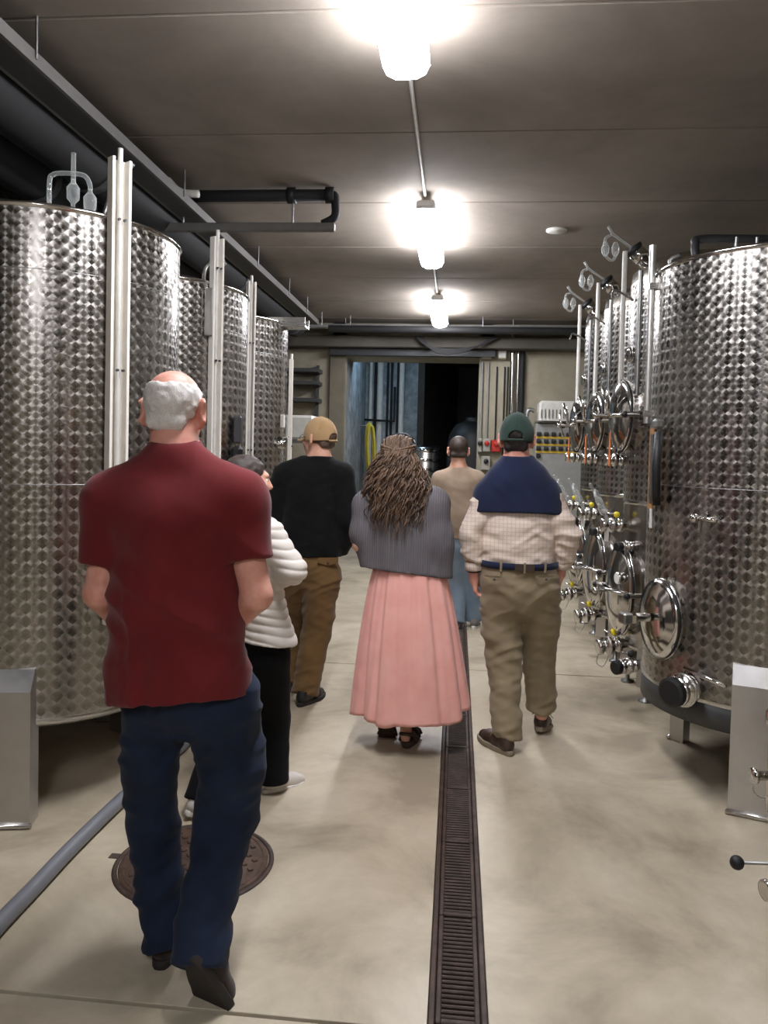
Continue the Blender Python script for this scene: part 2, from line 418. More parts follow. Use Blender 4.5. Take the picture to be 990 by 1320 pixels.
# cold lamp of the annex, up behind the lintel
t = thing('annex_light', 'cold white lamp hidden behind the lintel of the annex', 'ceiling light', (-1.05, 12.15, 3.3))
MB().box((0, 0, -.03), (.5, .14, .05), bev=.01).build('housing', M_lampbody, t)
MB().box((0, 0, -.075), (.46, .11, .04), bev=.01).build('diffuser', emit('annex_diffuser', (188, 222, 255), 60), t)
# ================================================================ tanks
M_pearl = pearl('pearled_steel', .6)
M_pearl2 = pearl('pearled_steel_slim', .45, .05, .046)
M_smooth = steel('satin_tank_steel', (186, 183, 177), .22, .55, (3, 3, 40))
M_legst = steel('leg_sheet_steel', (196, 194, 192), .40, streak=(4, 4, 4))
M_yellow = plain('yellow_plastic', (225, 205, 40), .4)
M_brass = plain('aged_wood_board', (148, 108, 66), .5, var=.2)
M_orange = plain('orange_tag', (190, 110, 60), .6)
M_label = plain('paper_label', (200, 198, 190), .7)
M_dial = plain('dial_face', (225, 225, 220), .4)
M_post = plain('ivory_gauge_profile', (232, 227, 217), .4, var=.03)
def pol(az, r, z):
    a = R_(az); return Vector((r * math.cos(a), r * math.sin(a), z))
def rad(az): return Vector((math.cos(R_(az)), math.sin(R_(az)), 0))
def tan_(az): return Vector((-math.sin(R_(az)), math.cos(R_(az)), 0))

def tank_shell(t, Rr, zb, zt, mat, seams=True, dome=.12):
    MB().lathe([(Rr, zb), (Rr, zt)], seg=96).build('shell', mat, t)
    MB().lathe([(Rr + .002, zt - .004), (Rr + .010, zt + .004), (Rr + .008, zt + .016), (Rr - .006, zt + .018)], seg=96).build('top_rim', M_polish, t)
    MB().lathe([(Rr - .004, zt + .012), (Rr * .7, zt + dome * .55), (Rr * .3, zt + dome * .9), (.2, zt + dome), (.0001, zt + dome)], seg=48).build('top_cone', M_smooth, t)
    MB().lathe([(.0001, zb - .10), (.12, zb - .10), (Rr - .02, zb - .035), (Rr + .004, zb - .012), (Rr + .004, zb + .004)], seg=96).build('bottom_cone', M_steel, t)
    for z in ((zb + .98, zb + 1.86) if seams else ()):
        MB().lathe([(Rr, z - .002), (Rr + .0012, z), (Rr, z + .002)], seg=96).build('weld_seam', M_galv, t)
def box_leg(t, az, r, w, d, zt, drop=.08):
    """sheet steel leg with a sloped cap, standing proud of the shell"""
    u = tan_(az); n = rad(az); o = n * r
    p = MB(); e = Vector((0, 0, 1))
    prof = [(d, 0), (-.05, 0), (-.05, zt + .01), (0, zt), (d, zt - drop)]
    # profile in (n, z), extruded across u
    p.prism([(a, b) for a, b in prof], o - u * (w / 2) * -1, n, e, w)
    lg = p.build('leg', M_legst, t)
    MB().tube([o + n * (d + .006) - u * (w / 2 + .008) + e * .012, o + n * (d + .006) + u * (w / 2 + .008) + e * .012], .011, 8).build('foot_bar', M_steel, lg)
    return lg
def gauge_post(t, az, r, z0, z1, w=.085, d=.04, clips=(.5,)):
    n = rad(az); u = tan_(az); o = n * r
    m = MB(); hw = w / 2
    prof = [(-hw, 0), (hw, 0), (hw, d), (hw - .012, d), (hw - .012, .006), (-hw + .012, .006), (-hw + .012, d), (-hw, d)]
    m.prism(prof, o + Vector((0, 0, z0)), u, n, (z1 - z0))
    # prism extrudes along u x n = -z: rebuild upwards
    m = MB(); m.prism([(b, a) for a, b in prof], o + Vector((0, 0, z0)), n, u, (z1 - z0))
    g = m.build('level_gauge', M_post, t)
    MB().cyl(o + n * (d * .55) + Vector((0, 0, z0)), o + n * (d * .55) + Vector((0, 0, z1 + .045)), .011, seg=10).build('sight_tube', M_whitepipe, g)
    for c in clips:
        z = z0 + (z1 - z0) * c
        for s in (-1, 1): MB().cyl(o + n * (d - .004) + u * (s * .013) + Vector((0, 0, z)), o + n * (d + .008) + u * (s * .013) + Vector((0, 0, z)), .006, seg=8).build('bolt', M_darkgrey, g)
    for z in (z0 + .15, z1 - .35):
        MB().box(o - n * .04 + Vector((0, 0, z)), (.05, .05, .05)).build('standoff', M_steel, g)
    return g
def round_manway(t, az, r, z, rx, rz, depth=.07, lever=True, dial=False, tilt=0.0):
    """manway seen side-on: collar, domed lid, yoke bar and hand screw"""
    n = rad(az); u = tan_(az); o = n * (r - .05) + Vector((0, 0, z))
    col = MB().lathe([(rx, 0), (rx, depth + .02), (rx + .018, depth + .02), (rx + .018, depth + .035), (rx - .01, depth + .035)], o, n, 40, ey=rz / rx).build('manway', M_polish, t)
    o2 = o + n * (depth + .034)
    lid = MB().lathe([(rx + .012, 0), (rx + .014, .012), (rx - .012, .02), (rx * .75, .038), (rx * .4, .052), (.0001, .056)], o2, n, 40, ey=rz / rx).build('lid', M_polish, col)
    MB().tube([o2 + n * .004 + u * ((rx + .013) * math.cos(a)) + Vector((0, 0, (rz + .013) * math.sin(a))) for a in [i * 2 * math.pi / 40 for i in range(40)]], .009, 6, closed=True).build('gasket', M_black, col)
    if lever:
        yk = MB(); q = o2 + n * .075
        yk.tube([o2 + u * (-rx - .05) + n * -.01, q + u * (-rx * .6), q + u * (rx * .6), o2 + u * (rx + .05) + n * -.01], .012, 8)
        yk.build('yoke_bar', M_polish, col)
        hs = MB(); hs.cyl(o2 + n * .05, o2 + n * .17, .012, seg=10); hs.ball(o2 + n * .17, .02, 10, 6)
        hs.tube([o2 + n * .15 + Vector((0, 0, -.11)) + n * -.02, o2 + n * .15, o2 + n * .15 + Vector((0, 0, .11)) + n * .02], .008, 8)
        hs.build('hand_screw', M_polish, col)
        for s in (-1, 1):
            MB().cyl(o2 + u * (s * (rx + .045)) + n * -.03, o2 + u * (s * (rx + .045)) + n * .05, .017, seg=10).build('hinge_pin', M_polish, col)
            MB().ball(o2 + u * (s * (rx + .045)) + n * .062, .022, 10, 6).build('knob', M_black, col)
    if dial:
        dc = o2 + n * .055 + u * (rx * .55) + Vector((0, 0, rz * .35))
        MB().lathe([(.0, 0), (.035, 0), (.042, .012), (.036, .018)], dc, n, 24).build('dial_case', M_polish, col)
        MB().lathe([(.034, .0185), (.0001, .019)], dc, n, 24).build('dial_face', M_dial, col)
    return col
def valve(t, az, r, z, length=.16, rad0=.028, knob=M_yellow, lever=True, cap=None, chain=False, droop=0.0):
    """sanitary butterfly valve on a stub pipe"""
    n = (rad(az) + Vector((0, 0, -droop))).normalized(); o = rad(az) * (r - .02) + Vector((0, 0, z)); u = tan_(az)
    k = rad0
    v = MB().lathe([(k, 0), (k, length * .3), (k * 1.5, length * .3), (k * 1.5, length * .42), (k * 1.15, length * .42), (k * 1.15, length * .55),
                    (k * 1.6, length * .55), (k * 1.6, length * .72), (k * 1.1, length * .72), (k * 1.1, length * .86), (k * 1.5, length * .86), (k * 1.5, length), (k * .8, length)], o, n, 22).build('valve', M_polish, t)
    MB().lathe([(k * 1.62, length * .60), (k * 1.78, length * .62), (k * 1.78, length * .66), (k * 1.62, length * .68)], o, n, 22).build('clamp_ring', M_steel, v)
    if lever:
        b = o + n * (length * .49)
        MB().cyl(b, b + Vector((0, 0, k * 2.2)), k * .3, seg=8).build('stem', M_polish, v)
        MB().tube([b + Vector((0, 0, k * 2.0)), b + Vector((0, 0, k * 2.6)) + n * .02, b + Vector((0, 0, k * 3.0)) + n * .07], k * .24, 6).build('lever', M_polish, v)
        MB().ball(b + Vector((0, 0, k * 2.5)), k * .75, 10, 6).build('knob', knob, v)
    if cap: MB().lathe([(k * 1.35, length), (k * 1.5, length + .008), (k * 1.5, length + .035), (k * 1.2, length + .042), (.0001, length + .042)], o, n, 16, smooth=False).build('end_cap', cap, v)
    if chain:
        c0 = o + n * (length * .95) + Vector((0, 0, -k * 1.3))
        MB().tube(smooth_path([c0, c0 + Vector((0, 0, -.06)) + n * .01, c0 + Vector((0, 0, -.09)) - n * .03, c0 + Vector((0, 0, -.05)) - n * .06, c0 - n * .07], 5), .0028, 5).build('chain', M_steel, v)
    return v
def airlock(t, base, lean=(0, 0, 1), s=1.0, side=(1, 0, 0)):
    """laboratory glass fermentation lock: two bulbs joined by a bent tube"""
    b = Vector(base); up = Vector(lean).normalized(); sd = (Vector(side) - up * Vector(side).dot(up)).normalized()
    def P(x, h): return b + sd * (x * s) + up * (h * s)
    m = MB()
    m.tube(smooth_path([P(-.075, -.02), P(-.075, .16), P(-.06, .195), P(-.02, .205), P(.06, .205), P(.09, .19), P(.105, .155), P(.105, .135)], 5), .011 * s, 10)
    a = m.build('airlock', M_glass, t)
    for x, h in ((.03, .12), (.105, .08)):
        MB().lathe([(.009 * s, -.075 * s), (.010 * s, -.05 * s), (.028 * s, -.03 * s), (.030 * s, .02 * s), (.012 * s, .045 * s), (.010 * s, .06 * s)], P(x, h), up, 14).build('bulb', M_glass, a)
    MB().cyl(P(.03, .16), P(.03, .30), .011 * s, seg=10).build('vent_tube', M_glass, a)
    MB().tube(smooth_path([P(.03, .05), P(.035, .0), P(.07, -.03), P(.10, -.01), P(.105, .02)], 4), .009 * s, 8).build('lower_bend', M_glass, a)
    return a

# ---- left row: three pearled tanks
LT = [(-1.965, 3.545), (-1.965, 4.79), (-1.965, 5.985)]
lab = ['large pearled steel tank at the left edge, nearest, behind the red-shirted man', 'middle pearled steel tank of the left row', 'farthest pearled steel tank of the left row, before the back wall']
tl = []
for i, (x, yv) in enumerate(LT):
    t = thing('wine_tank', lab[i], 'tank', (x, yv, 0), 'left row of pearled tanks'); tl.append(t)
    tank_shell(t, .6, .42, 2.53, M_pearl)
    box_leg(t, -79, .60, .30, .05, .64)
    box_leg(t, 62, .52, .26, .05, .62); box_leg(t, 118, .60, .26, .05, .62); box_leg(t, 205, .60, .26, .05, .62)
    MB().lathe([(.16, 2.60), (.16, 2.645), (.18, 2.645), (.18, 2.66), (.0001, 2.665)], (-.1, .1, 0), seg=28).build('top_hatch', M_steel, t)
gauge_post(tl[0], -36, .61, .80, 2.78, .088, .042, (.33, .55, .87))
gauge_post(tl[1], -33, .61, .55, 2.80, .075, .04, (.4, .68, .92))
gauge_post(tl[2], -46, .61, .55, 2.78, .065, .04, (.45, .8))
airlock(tl[0], (.05, .05, 2.66), s=1.05, side=(.9, .2, 0))
for dx, dy, h in ((-.33, -.28, .17), (-.22, -.22, .10), (-.12, -.18, .10)):
    b = Vector((dx, dy, 2.555))
    MB().lathe([(.018, 0), (.018, h * .4), (.034, h * .45), (.034, h * .6), (.02, h * .66), (.012, h), (.0001, h)], b, seg=14).build('relief_valve', M_polish, tl[0])
for dx, dy in ((-.10, -.38), (.06, -.34)):
    MB().lathe([(.04, 0), (.045, .07), (.02, .10), (.014, .14), (.0001, .145)], (dx, dy, 2.55), seg=14).build('glass_stopper', M_glass, tl[1])
MB().tube(smooth_path([(.3, .1, 2.58), (.34, .0, 2.70), (.45, -.08, 2.76), (.5, -.1, 2.70)], 5), .012, 8).build('vent_pipe', M_galv, tl[1])
MB().tube(smooth_path([(.3, -.1, 2.58), (.4, -.2, 2.72), (.52, -.26, 2.80)], 5), .009, 8).build('vent_pipe', M_galv, tl[0])
MB().cyl((.20, -.42, 2.54), (.20, -.42, 2.64), .02, seg=10).build('vent_stub', M_steel, tl[2])
b = MB(); b.box((.62, -.02, 2.52), (.30, .16, .012)); b.box((.62, -.10, 2.55), (.30, .012, .07)); b.box((.62, .06, 2.55), (.30, .012, .07)); b.build('overflow_chute', M_steel, tl[2])
valve(tl[2], -12, .6, 1.60, .07, .02, M_black)
MB().box(pol(-12, .63, 1.78), (.03, .05, .10), bev=.005).build('tag_plate', M_label, tl[2])
gauge_post(tl[2], 6, .62, .9, 2.28, .04, .03, (.5,))
MB().box(pol(-13, .63, 1.68), (.05, .05, .17), bev=.01).build('thermostat', M_darkgrey, tl[1])
MB().box(pol(-15, .64, 1.53), (.07, .06, .10), bev=.02).build('pump_head', M_black, tl[1])
MB().box(pol(-36.5, .62, 2.36), (.05, .05, .28), bev=.005).build('gauge_bracket', M_alu, tl[1])

# ---- right row
T1 = thing('wine_tank', 'wide pearled steel tank filling the right edge, with a round door near the floor', 'tank', (1.60, 4.06, 0))
tank_shell(T1, .6, .46, 2.51, M_pearl)
box_leg(T1, 250.5, .60, .30, .05, .66)
box_leg(T1, 135, .46, .07, .03, .40, .0); box_leg(T1, 40, .58, .26, .05, .62); box_leg(T1, 330, .58, .26, .05, .62)
MB().lathe([(.56, .335), (.60, .335), (.60, .45), (.56, .45)], seg=96).build('base_ring', M_darkgrey, T1)
MB().cyl(pol(178, .63, 1.75), pol(178, .63, 2.66), .017, seg=12).build('level_tube', M_alu, T1)
for z in (1.8, 2.45): MB().box(pol(178, .615, z), (.06, .05, .03)).build('tube_clip', M_steel, T1)
round_manway(T1, 201, .60, .79, .14, .175, .05, lever=False)
m = MB(); n_ = rad(201); o_ = n_ * .70 + Vector((0, 0, .80))
m.cyl(o_, o_ + n_ * .12, .022, seg=12); m.box(o_ + n_ * .09 + Vector((0, 0, .0)), (.05, .05, .05), bev=.01)
m.build('door_screw', M_polish, T1); MB().box(o_ + n_ * .125, (.05, .06, .055), Matrix.Rotation(R_(201), 3, 'Z'), bev=.008).build('door_handle', M_galv, T1)
v = valve(T1, 218, .60, .50, .14, .045, lever=False, cap=M_black)
MB().tube([rad(218) * .66 + Vector((0, 0, .55)), rad(218) * .66 + Vector((0, 0, .60)), rad(236) * .70 + Vector((0, 0, .575))], .010, 8).build('drain_lever', M_polish, T1)
sv = MB(); o_ = rad(222) * .60 + Vector((0, 0, 1.30)); n_ = rad(222)
sv.cyl(o_, o_ + n_ * .05, .012, seg=10); sv.tube([o_ + n_ * .045 - tan_(222) * .02, o_ + n_ * .05 + tan_(222) * .08], .011, 8); sv.ball(o_ + n_ * .05 - tan_(222) * .03, .022, 12, 8); sv.cyl(o_ + n_ * .05, o_ + n_ * .05 + Vector((0, 0, -.06)), .008, seg=8)
sv.build('sample_tap', M_polish, T1)
bd = MB().box(rad(190) * .635 + Vector((0, 0, 1.52)), (.015, .05, .40), Matrix.Rotation(R_(190), 3, 'Z')).build('gauge_board', M_brass, T1)
MB().box(rad(191) * .645 + Vector((0, 0, 1.52)), (.006, .028, .34), Matrix.Rotation(R_(190), 3, 'Z')).build('gauge_glass', M_galv, bd)
MB().tube([rad(196) * .64 + Vector((0, 0, 1.34)), rad(196) * .65 + Vector((0, 0, 1.52)), rad(196) * .64 + Vector((0, 0, 1.70))], .02, 10).build('gauge_sleeve', M_black, T1)
MB().box(rad(195) * .64 + Vector((0, 0, 1.74)), (.05, .06, .05), bev=.012).build('gauge_clamp', M_galv, T1)
MB().box(rad(183) * .605 + Vector((0, 0, 1.265)), (.006, .035, .10), Matrix.Rotation(R_(183), 3, 'Z')).build('paper_label', M_label, T1)
# black hose rails on the lid
hl = MB(); hl.tube(smooth_path([(-.42, -.02, 2.56), (-.42, .02, 2.66), (-.36, .05, 2.70), (.1, .06, 2.70), (.5, .06, 2.70)], 6), .022, 8); hl.build('lid_hose', M_black, T1)
for x in (-.22, -.12, .02): MB().cyl((x, .02, 2.56), (x, .02, 2.70), .009, seg=8).build('hose_stay', M_galv, T1)
MB().tube(smooth_path([(-.5, .1, 2.53), (-.52, .1, 2.60), (-.47, .1, 2.63)], 4), .014, 8).build('lid_pipe', M_galv, T1)

# outlet pipework of a tank just beyond the frame's right edge
R0 = thing('wine_tank', 'tank just beyond the right edge, its drain valves reaching into the picture', 'tank', (1.78, 2.82, 0))
tank_shell(R0, .52, .46, 2.51, M_pearl)
for a in (45, 135, 225, 315): box_leg(R0, a, .45, .16, .03, .55)
o_ = at(992, 1000, 3.1) - Vector((1.78, 2.82, 0))
pp = MB(); pp.tube([o_ + Vector((.012, 0, -.14)), o_ + Vector((.012, 0, .0)), o_ + Vector((.012, .0, .3))], .022, 12); pp.build('drain_pipe', M_polish, R0)
MB().lathe([(.03, 0), (.034, .01), (.034, .05), (.03, .06)], o_ + Vector((.012, 0, .20)), (0, 0, 1), 18).build('pipe_clamp', M_polish, R0)
MB().lathe([(.018, 0), (.018, .05), (.03, .055), (.03, .07), (.0001, .07)], o_ + Vector((0, 0, .0)), (-1, -.15, 0), 16).build('side_port', M_polish, R0)
MB().tube(smooth_path([o_ + Vector((-.06, 0, -.03)), o_ + Vector((-.055, 0, -.07)), o_ + Vector((-.02, 0, -.09)), o_ + Vector((.02, 0, -.06))], 5), .003, 5).build('chain', M_steel, R0)
q = at(950, 1112, 2.35) - Vector((1.78, 2.82, 0))
MB().tube([q, q + Vector((.35, .05, -.01))], .005, 6).build('lever_rod', M_galv, R0)
MB().ball(q, .021, 14, 10).build('lever_knob', M_black, R0)
q2 = at(985, 1148, 2.35) - Vector((1.78, 2.82, 0))
MB().lathe([(.022, 0), (.03, .0), (.032, .012), (.026, .02), (.026, .10), (.026, .5)], q2, (1, .25, 0), 18).build('drain_spout', M_polish, R0)

# slim tanks with two doors each
lab = ['slim tall steel tank with two doors, next to the wide right tank', 'second slim steel tank of the right row, glass lock on its shoulder', 'farthest slim steel tank of the right row, mostly hidden']
RT = [(1.58, 5.27), (1.58, 6.22), (1.58, 7.12)]
for i, (x, yv) in enumerate(RT):
    t = thing('wine_tank', lab[i], 'tank', (x, yv, 0), 'right row of slim tanks')
    MB().lathe([(.45, .34), (.45, 1.27)], seg=72).build('lower_shell', M_smooth, t)
    MB().lathe([(.45, 1.28), (.45, 2.72)], seg=72).build('upper_shell', M_pearl2, t)
    MB().lathe([(.45, 1.262), (.456, 1.27), (.456, 1.28), (.45, 1.288)], seg=72).build('weld_band', M_polish, t)
    MB().lathe([(.45, 2.72), (.44, 2.79), (.40, 2.84), (.28, 2.88), (.12, 2.91), (.0001, 2.91)], seg=60).build('top_dome', M_smooth, t)
    MB().lathe([(.0001, .24), (.10, .24), (.42, .31), (.45, .345)], seg=60).build('bottom_cone', M_steel, t)
    MB().lathe([(.45, .60), (.462, .605), (.462, .615), (.45, .62)], seg=60).build('girth_band', M_polish, t)
    for a in (150, 215, 30, 320):
        lg = MB().box(pol(a, .40, .22), (.09, .09, .26), Matrix.Rotation(R_(a), 3, 'Z'), bev=.006).build('leg', M_legst, t)
        MB().lathe([(.045, .0), (.045, .012), (.014, .02), (.014, .10)], pol(a, .40, 0), seg=16).build('screw_foot', M_galv, lg)
    round_manway(t, 188, .45, 1.84, .19, .22, .08, dial=False)
    round_manway(t, 196, .45, .70, .17, .27, .08, dial=(i == 0))
    # leaning tie bars on the upper door
    n = rad(188); u = tan_(188)
    for s, l in ((1, .20), (-1, .16)):
        MB().tube([n * .60 + Vector((0, 0, 1.84)) + u * (s * .02), n * .63 + Vector((0, 0, 1.84 + l)) - u * (s * .06)], .011, 8).build('tie_bar', M_polish, t)
    valve(t, 184, .45, 1.55, .17, .026, M_black, lever=True)
    valve(t, 190, .45, 1.12, .20, .028, M_yellow, lever=True)
    valve(t, 200, .45, .99, .10, .022, M_black, lever=False, cap=M_black)
    valve(t, 190, .43, .34, .22, .034, M_yellow, lever=True, chain=True, droop=.15)
    if i == 0: valve(t, 212, .45, .24, .18, .03, M_black, lever=True, cap=M_black)
    MB().box(n * .60 + u * .05 + Vector((0, 0, 1.62)), (.006, .03, .22), Matrix.Rotation(R_(184), 3, 'Z')).build('orange_tag', M_orange, t)
    MB().box(rad(192) * .60 + Vector((0, 0, 1.06)), (.006, .045, .09), Matrix.Rotation(R_(200), 3, 'Z')).build('paper_tag', M_label, t)
    # glass lock on the elbow valve
    airlock(t, rad(190) * .60 + Vector((0, 0, 1.20)), lean=(-.45, -.2, .75), s=.8, side=(-.3, -.9, 0))
    # level tube and shoulder funnel
    MB().cyl(pol(186, .52, 1.9), pol(186, .52, 2.92), .016, seg=10).build('level_tube', M_whitepipe, t)
    MB().cyl(pol(205, .49, 1.9), pol(205, .49, 2.76), .014, seg=10).build('level_tube', M_galv, t)
    f0 = pol(185, .36, 2.84); fd = Vector((-.62, -.05, .60)).normalized()
    MB().lathe([(.045, 0), (.045, .05), (.055, .055), (.055, .12), (.04, .125)], f0, fd, 18).build('funnel_neck', M_polish, t)
    MB().lathe([(.05, 0), (.062, .01), (.062, .03), (.02, .04)], f0 + fd * .12, fd, 18).build('stopper', M_black, t)
    g = MB(); e = f0 + fd * .14
    g.tube([e, e + Vector((-.14, 0, .10)), e + Vector((-.17, 0, .15))], .009, 8)
    al = g.build('airlock_stem', M_glass, t)
    a0 = e + Vector((-.15, -.01, .04))
    MB().tube(smooth_path([a0 + Vector((.0, 0, .05)), a0 + Vector((-.035, 0, .03)), a0 + Vector((-.04, 0, -.03)), a0 + Vector((-.02, 0, -.10)), a0 + Vector((.02, 0, -.11)), a0 + Vector((.035, 0, -.06))], 5), .009, 8).build('lock_bend', M_glass, al)
    for dx in (-.035, .03):
        MB().lathe([(.009, -.06), (.024, -.035), (.026, .0), (.01, .035)], a0 + Vector((dx, 0, -.03)), (0, 0, 1), 12).build('lock_bulb', M_glass, al)
    MB().tube(smooth_path([pol(188, .46, 2.6), pol(188, .58, 2.66), pol(192, .62, 2.60)], 5), .008, 6).build('sample_wire', M_galv, t)
    valve(t, 186, .45, 2.25, .05, .03, M_black, lever=False)
# ================================================================ pipes, trays and the far wall
M_tray = plain('tray_grey', (96, 94, 90), .6)
t = thing('cable_tray', 'long grey cable tray hung from the ceiling above the left tanks', 'cable tray', (0, 0, 0))
MB().box((-1.86, 3.7, 3.225), (.02, 12.6, .06)).build('side_rail', M_tray, t)
MB().box((-2.02, 3.7, 3.225), (.02, 12.6, .06)).build('side_rail', M_tray, t)
MB().box((-1.94, 3.7, 3.20), (.16, 12.6, .008)).build('tray_base', M_darkgrey, t)
for y in (1.2, 3.2, 5.0, 6.9, 8.2, 9.2, 10.2): MB().cyl((-1.845, y, 3.22), (-1.845, y, 3.40), .006, seg=6).build('hanger_rod', M_galv, t)
for k, (x, z, r, nm) in enumerate(((-2.20, 3.21, .15, 'thick black duct hung next to the cable tray'), (-2.535, 3.14, .14, 'black duct running between two others over the left tanks'), (-2.845, 2.95, .14, 'lowest black duct against the left wall'))):
    d = thing('duct_pipe', nm, 'duct', (0, 0, 0), 'black ducts above the left tanks')
    MB().cyl((x, -2.9, z), (x, 10.2, z), r, seg=18).build('duct', M_blackpipe, d)
    for y in (1.5, 4.4, 7.3, 9.9): MB().lathe([(r + .001, -.03), (r + .012, -.03), (r + .012, .03), (r + .001, .03)], (x, y, z), (0, 1, 0), 18).build('collar', M_darkgrey, d)
# black pipe loop hanging across the ceiling
t = thing('ceiling_pipe_loop', 'black pipe loop with a grey return pipe hanging below the ceiling over the left row', 'pipe', (0, 0, 0))
MB().tube([(-2.15, 5.35, 3.34), (-.93, 5.35, 3.34)], .042, 14).build('black_pipe', M_blackpipe, t)
MB().tube(smooth_path([(-.96, 5.35, 3.34), (-.90, 5.35, 3.34), (-.89, 5.35, 3.28), (-.895, 5.35, 3.19), (-.98, 5.35, 3.14)], 5), .030, 12).build('elbow', M_blackpipe, t)
for x in (-1.20, -.93): MB().lathe([(.044, -.03), (.056, -.03), (.056, .03), (.044, .03)], (x, 5.35, 3.34), (1, 0, 0), 14).build('clamp', M_black, t)
MB().box((-1.55, 5.35, 3.12), (1.32, .06, .055), bev=.006).build('return_pipe', M_tray, t)
for x in (-1.98, -1.19): MB().cyl((x, 5.35, 3.13), (x, 5.35, 3.32), .007, seg=6).build('hanger_rod', M_galv, t)
tag(MB().tube(smooth_path([(-2.02, 5.15, 3.385), (-1.98, 5.15, 3.34), (-1.95, 5.15, 3.315), (-1.90, 5.15, 3.295), (-1.80, 5.15, 3.29)], 5), .026, 12).build('bent_conduit', M_whitepipe), 'short bent white conduit joining the ceiling pipe loop at the cable tray', 'conduit')
# pipes across the back wall
t = thing('wall_pipe', 'grey pipe running straight across below the ceiling at the back', 'pipe', (0, 0, 0))
MB().cyl((-2.2, YB - .40, 3.29), (2.6, YB - .40, 3.29), .035, seg=12).build('pipe', M_greypipe, t)
for x in (-1.6, -.2, .72): MB().cyl((x, YB - .40, 3.29), (x, YB - .40, 3.4), .006, seg=6).build('hanger_rod', M_galv, t)
t = thing('dark_pipe', 'thick dark pipe running across the back below the grey one', 'pipe', (0, 0, 0))
MB().cyl((-1.8, YB - .62, 3.22), (2.6, YB - .62, 3.22), .05, seg=12).build('pipe', M_blackpipe, t)
for x in (-1.5, .3, 1.9): MB().cyl((x, YB - .62, 3.25), (x, YB - .62, 3.4), .006, seg=6).build('hanger_rod', M_galv, t)
t = thing('cable_bundle', 'sagging bundle of dark cables looped under the beam at the opening', 'cables', (0, 0, 0))
for k in range(6):
    s = .02 * k
    MB().tube(smooth_path([(-.62 + s, YB - .40, 3.16), (-.45 + s, YB - .42, 3.03 - s * .8), (-.1, YB - .42, 2.985 - s * .6), (.25 - s, YB - .40, 3.04 - s * .5), (.55 - s, YB - .38, 3.17)], 6), .011, 6).build('cable', M_blackpipe, t)
vp = [(at(660, 480, YB).x, .035, 3.3, 1.75, M_polish, 'thick shiny vertical pipe on the back wall right of the opening'), (at(667.5, 480, YB).x, .018, 3.05, 1.75, M_polish, 'thin shiny vertical pipe beside the thick shiny one'),
      (at(673, 480, YB).x, .034, 3.2, .2, M_blackpipe, 'black vertical drainpipe beside the shiny pipes on the back wall'), (at(621, 500, YB).x, .018, 2.86, 1.7, M_greypipe, 'thin grey vertical conduit at the right edge of the opening'),
      (at(629, 500, YB).x, .014, 2.86, 1.7, M_greypipe, 'thin grey vertical conduit leading down to the red switch'), (at(640, 500, YB).x, .010, 2.8, 1.7, M_blackpipe, 'thin dark cable running down the back wall to the red box'),
      (at(650, 500, YB).x, .010, 2.8, .4, M_blackpipe, 'dark cable running down the back wall left of the shiny pipes'), (at(654, 500, YB).x, .010, 2.8, .4, M_blackpipe, 'dark cable close beside the thick shiny pipe')]
for x, r, z1, z0, mt, nm in vp: tag(MB().cyl((x, YB - r - .005, z0), (x, YB - r - .005, z1), r, seg=12).build('wall_pipe', mt), nm, 'pipe', 'vertical pipes on the back wall')
for px, w, nm in ((627, .16, 'pale junction box at the top right corner of the opening'), (647, .13, 'pale junction box right of the opening, under the beam')):
    b = thing('junction_box', nm, 'junction box', at(px, 458, YB))
    MB().box((0, -.05, 0), (w, .1, .13), bev=.012).build('housing', M_wall, b); MB().box((0, -.105, 0), (w * .8, .012, .1), bev=.004).build('lid', M_whitepipe, b)
M_red = plain('red_switch', (170, 40, 30), .4)
M_boxgrey = plain('switch_grey', (150, 148, 138), .5)
for px, py, w, h, red, nm in ((618.5, 574, .06, .2, False, 'narrow grey switch box at the opening right edge'), (627, 574, .11, .19, True, 'grey switch box with a red button at the opening'), (639, 575, .13, .17, True, 'red emergency switch box right of the opening'), (626, 597, .13, .2, False, 'lower grey socket box under the switches')):
    b = thing('switch_box', nm, 'switch box', at(px, py, YB))
    MB().box((0, -.05, 0), (w, .1, h), bev=.012).build('housing', M_boxgrey if px != 639 else M_red, b)
    MB().lathe([(.035, 0), (.035, .02), (.028, .03), (.0001, .03)], (0, -.1, .03), (0, -1, 0), 16).build('button', M_red if red else M_black, b)
# electric cabinet
c0 = at(689, 620, YB - .30); c1 = at(752, 547, YB - .30)
cb = thing('electric_cabinet', 'grey electric cabinet with rows of dark sockets and yellow stripes on the back wall', 'cabinet', (0, 0, 0))
w = c1.x - c0.x; cx = (c0.x + c1.x) / 2; z0 = .15; z1 = c1.z
MB().box((cx, YB - .16, (z0 + z1) / 2), (w, .30, z1 - z0), bev=.012).build('housing', plain('cabinet_grey', (150, 151, 148), .45), cb)
M_sock = plain('socket_dark', (38, 38, 40), .4); M_ylw = plain('stripe_yellow', (206, 172, 60), .6)
for r in range(3):
    zz = at(715, 560 + r * 9.3, YB - .30).z
    MB().box((cx - .03, YB - .315, zz - .045), (w - .06, .008, .03)).build('stripe', M_ylw, cb)
    for k in range(5):
        xx = at(694.5 + k * 9.5, 560, YB - .30).x
        s = MB().box((xx, YB - .325, zz), (.062, .035, .058), bev=.008).build('socket', M_sock, cb)
        MB().box((xx, YB - .345, zz + .012), (.05, .012, .022), bev=.004).build('flap', M_darkgrey, s)
s = MB().box((at(694.5, 560, YB - .3).x, YB - .325, at(715, 588, YB - .30).z), (.062, .035, .058), bev=.008).build('socket', M_sock, cb)
hb = thing('heater_box', 'bright steel ventilation box with a grille on top of the electric cabinet', 'ventilation box', (0, 0, z1 + .012))
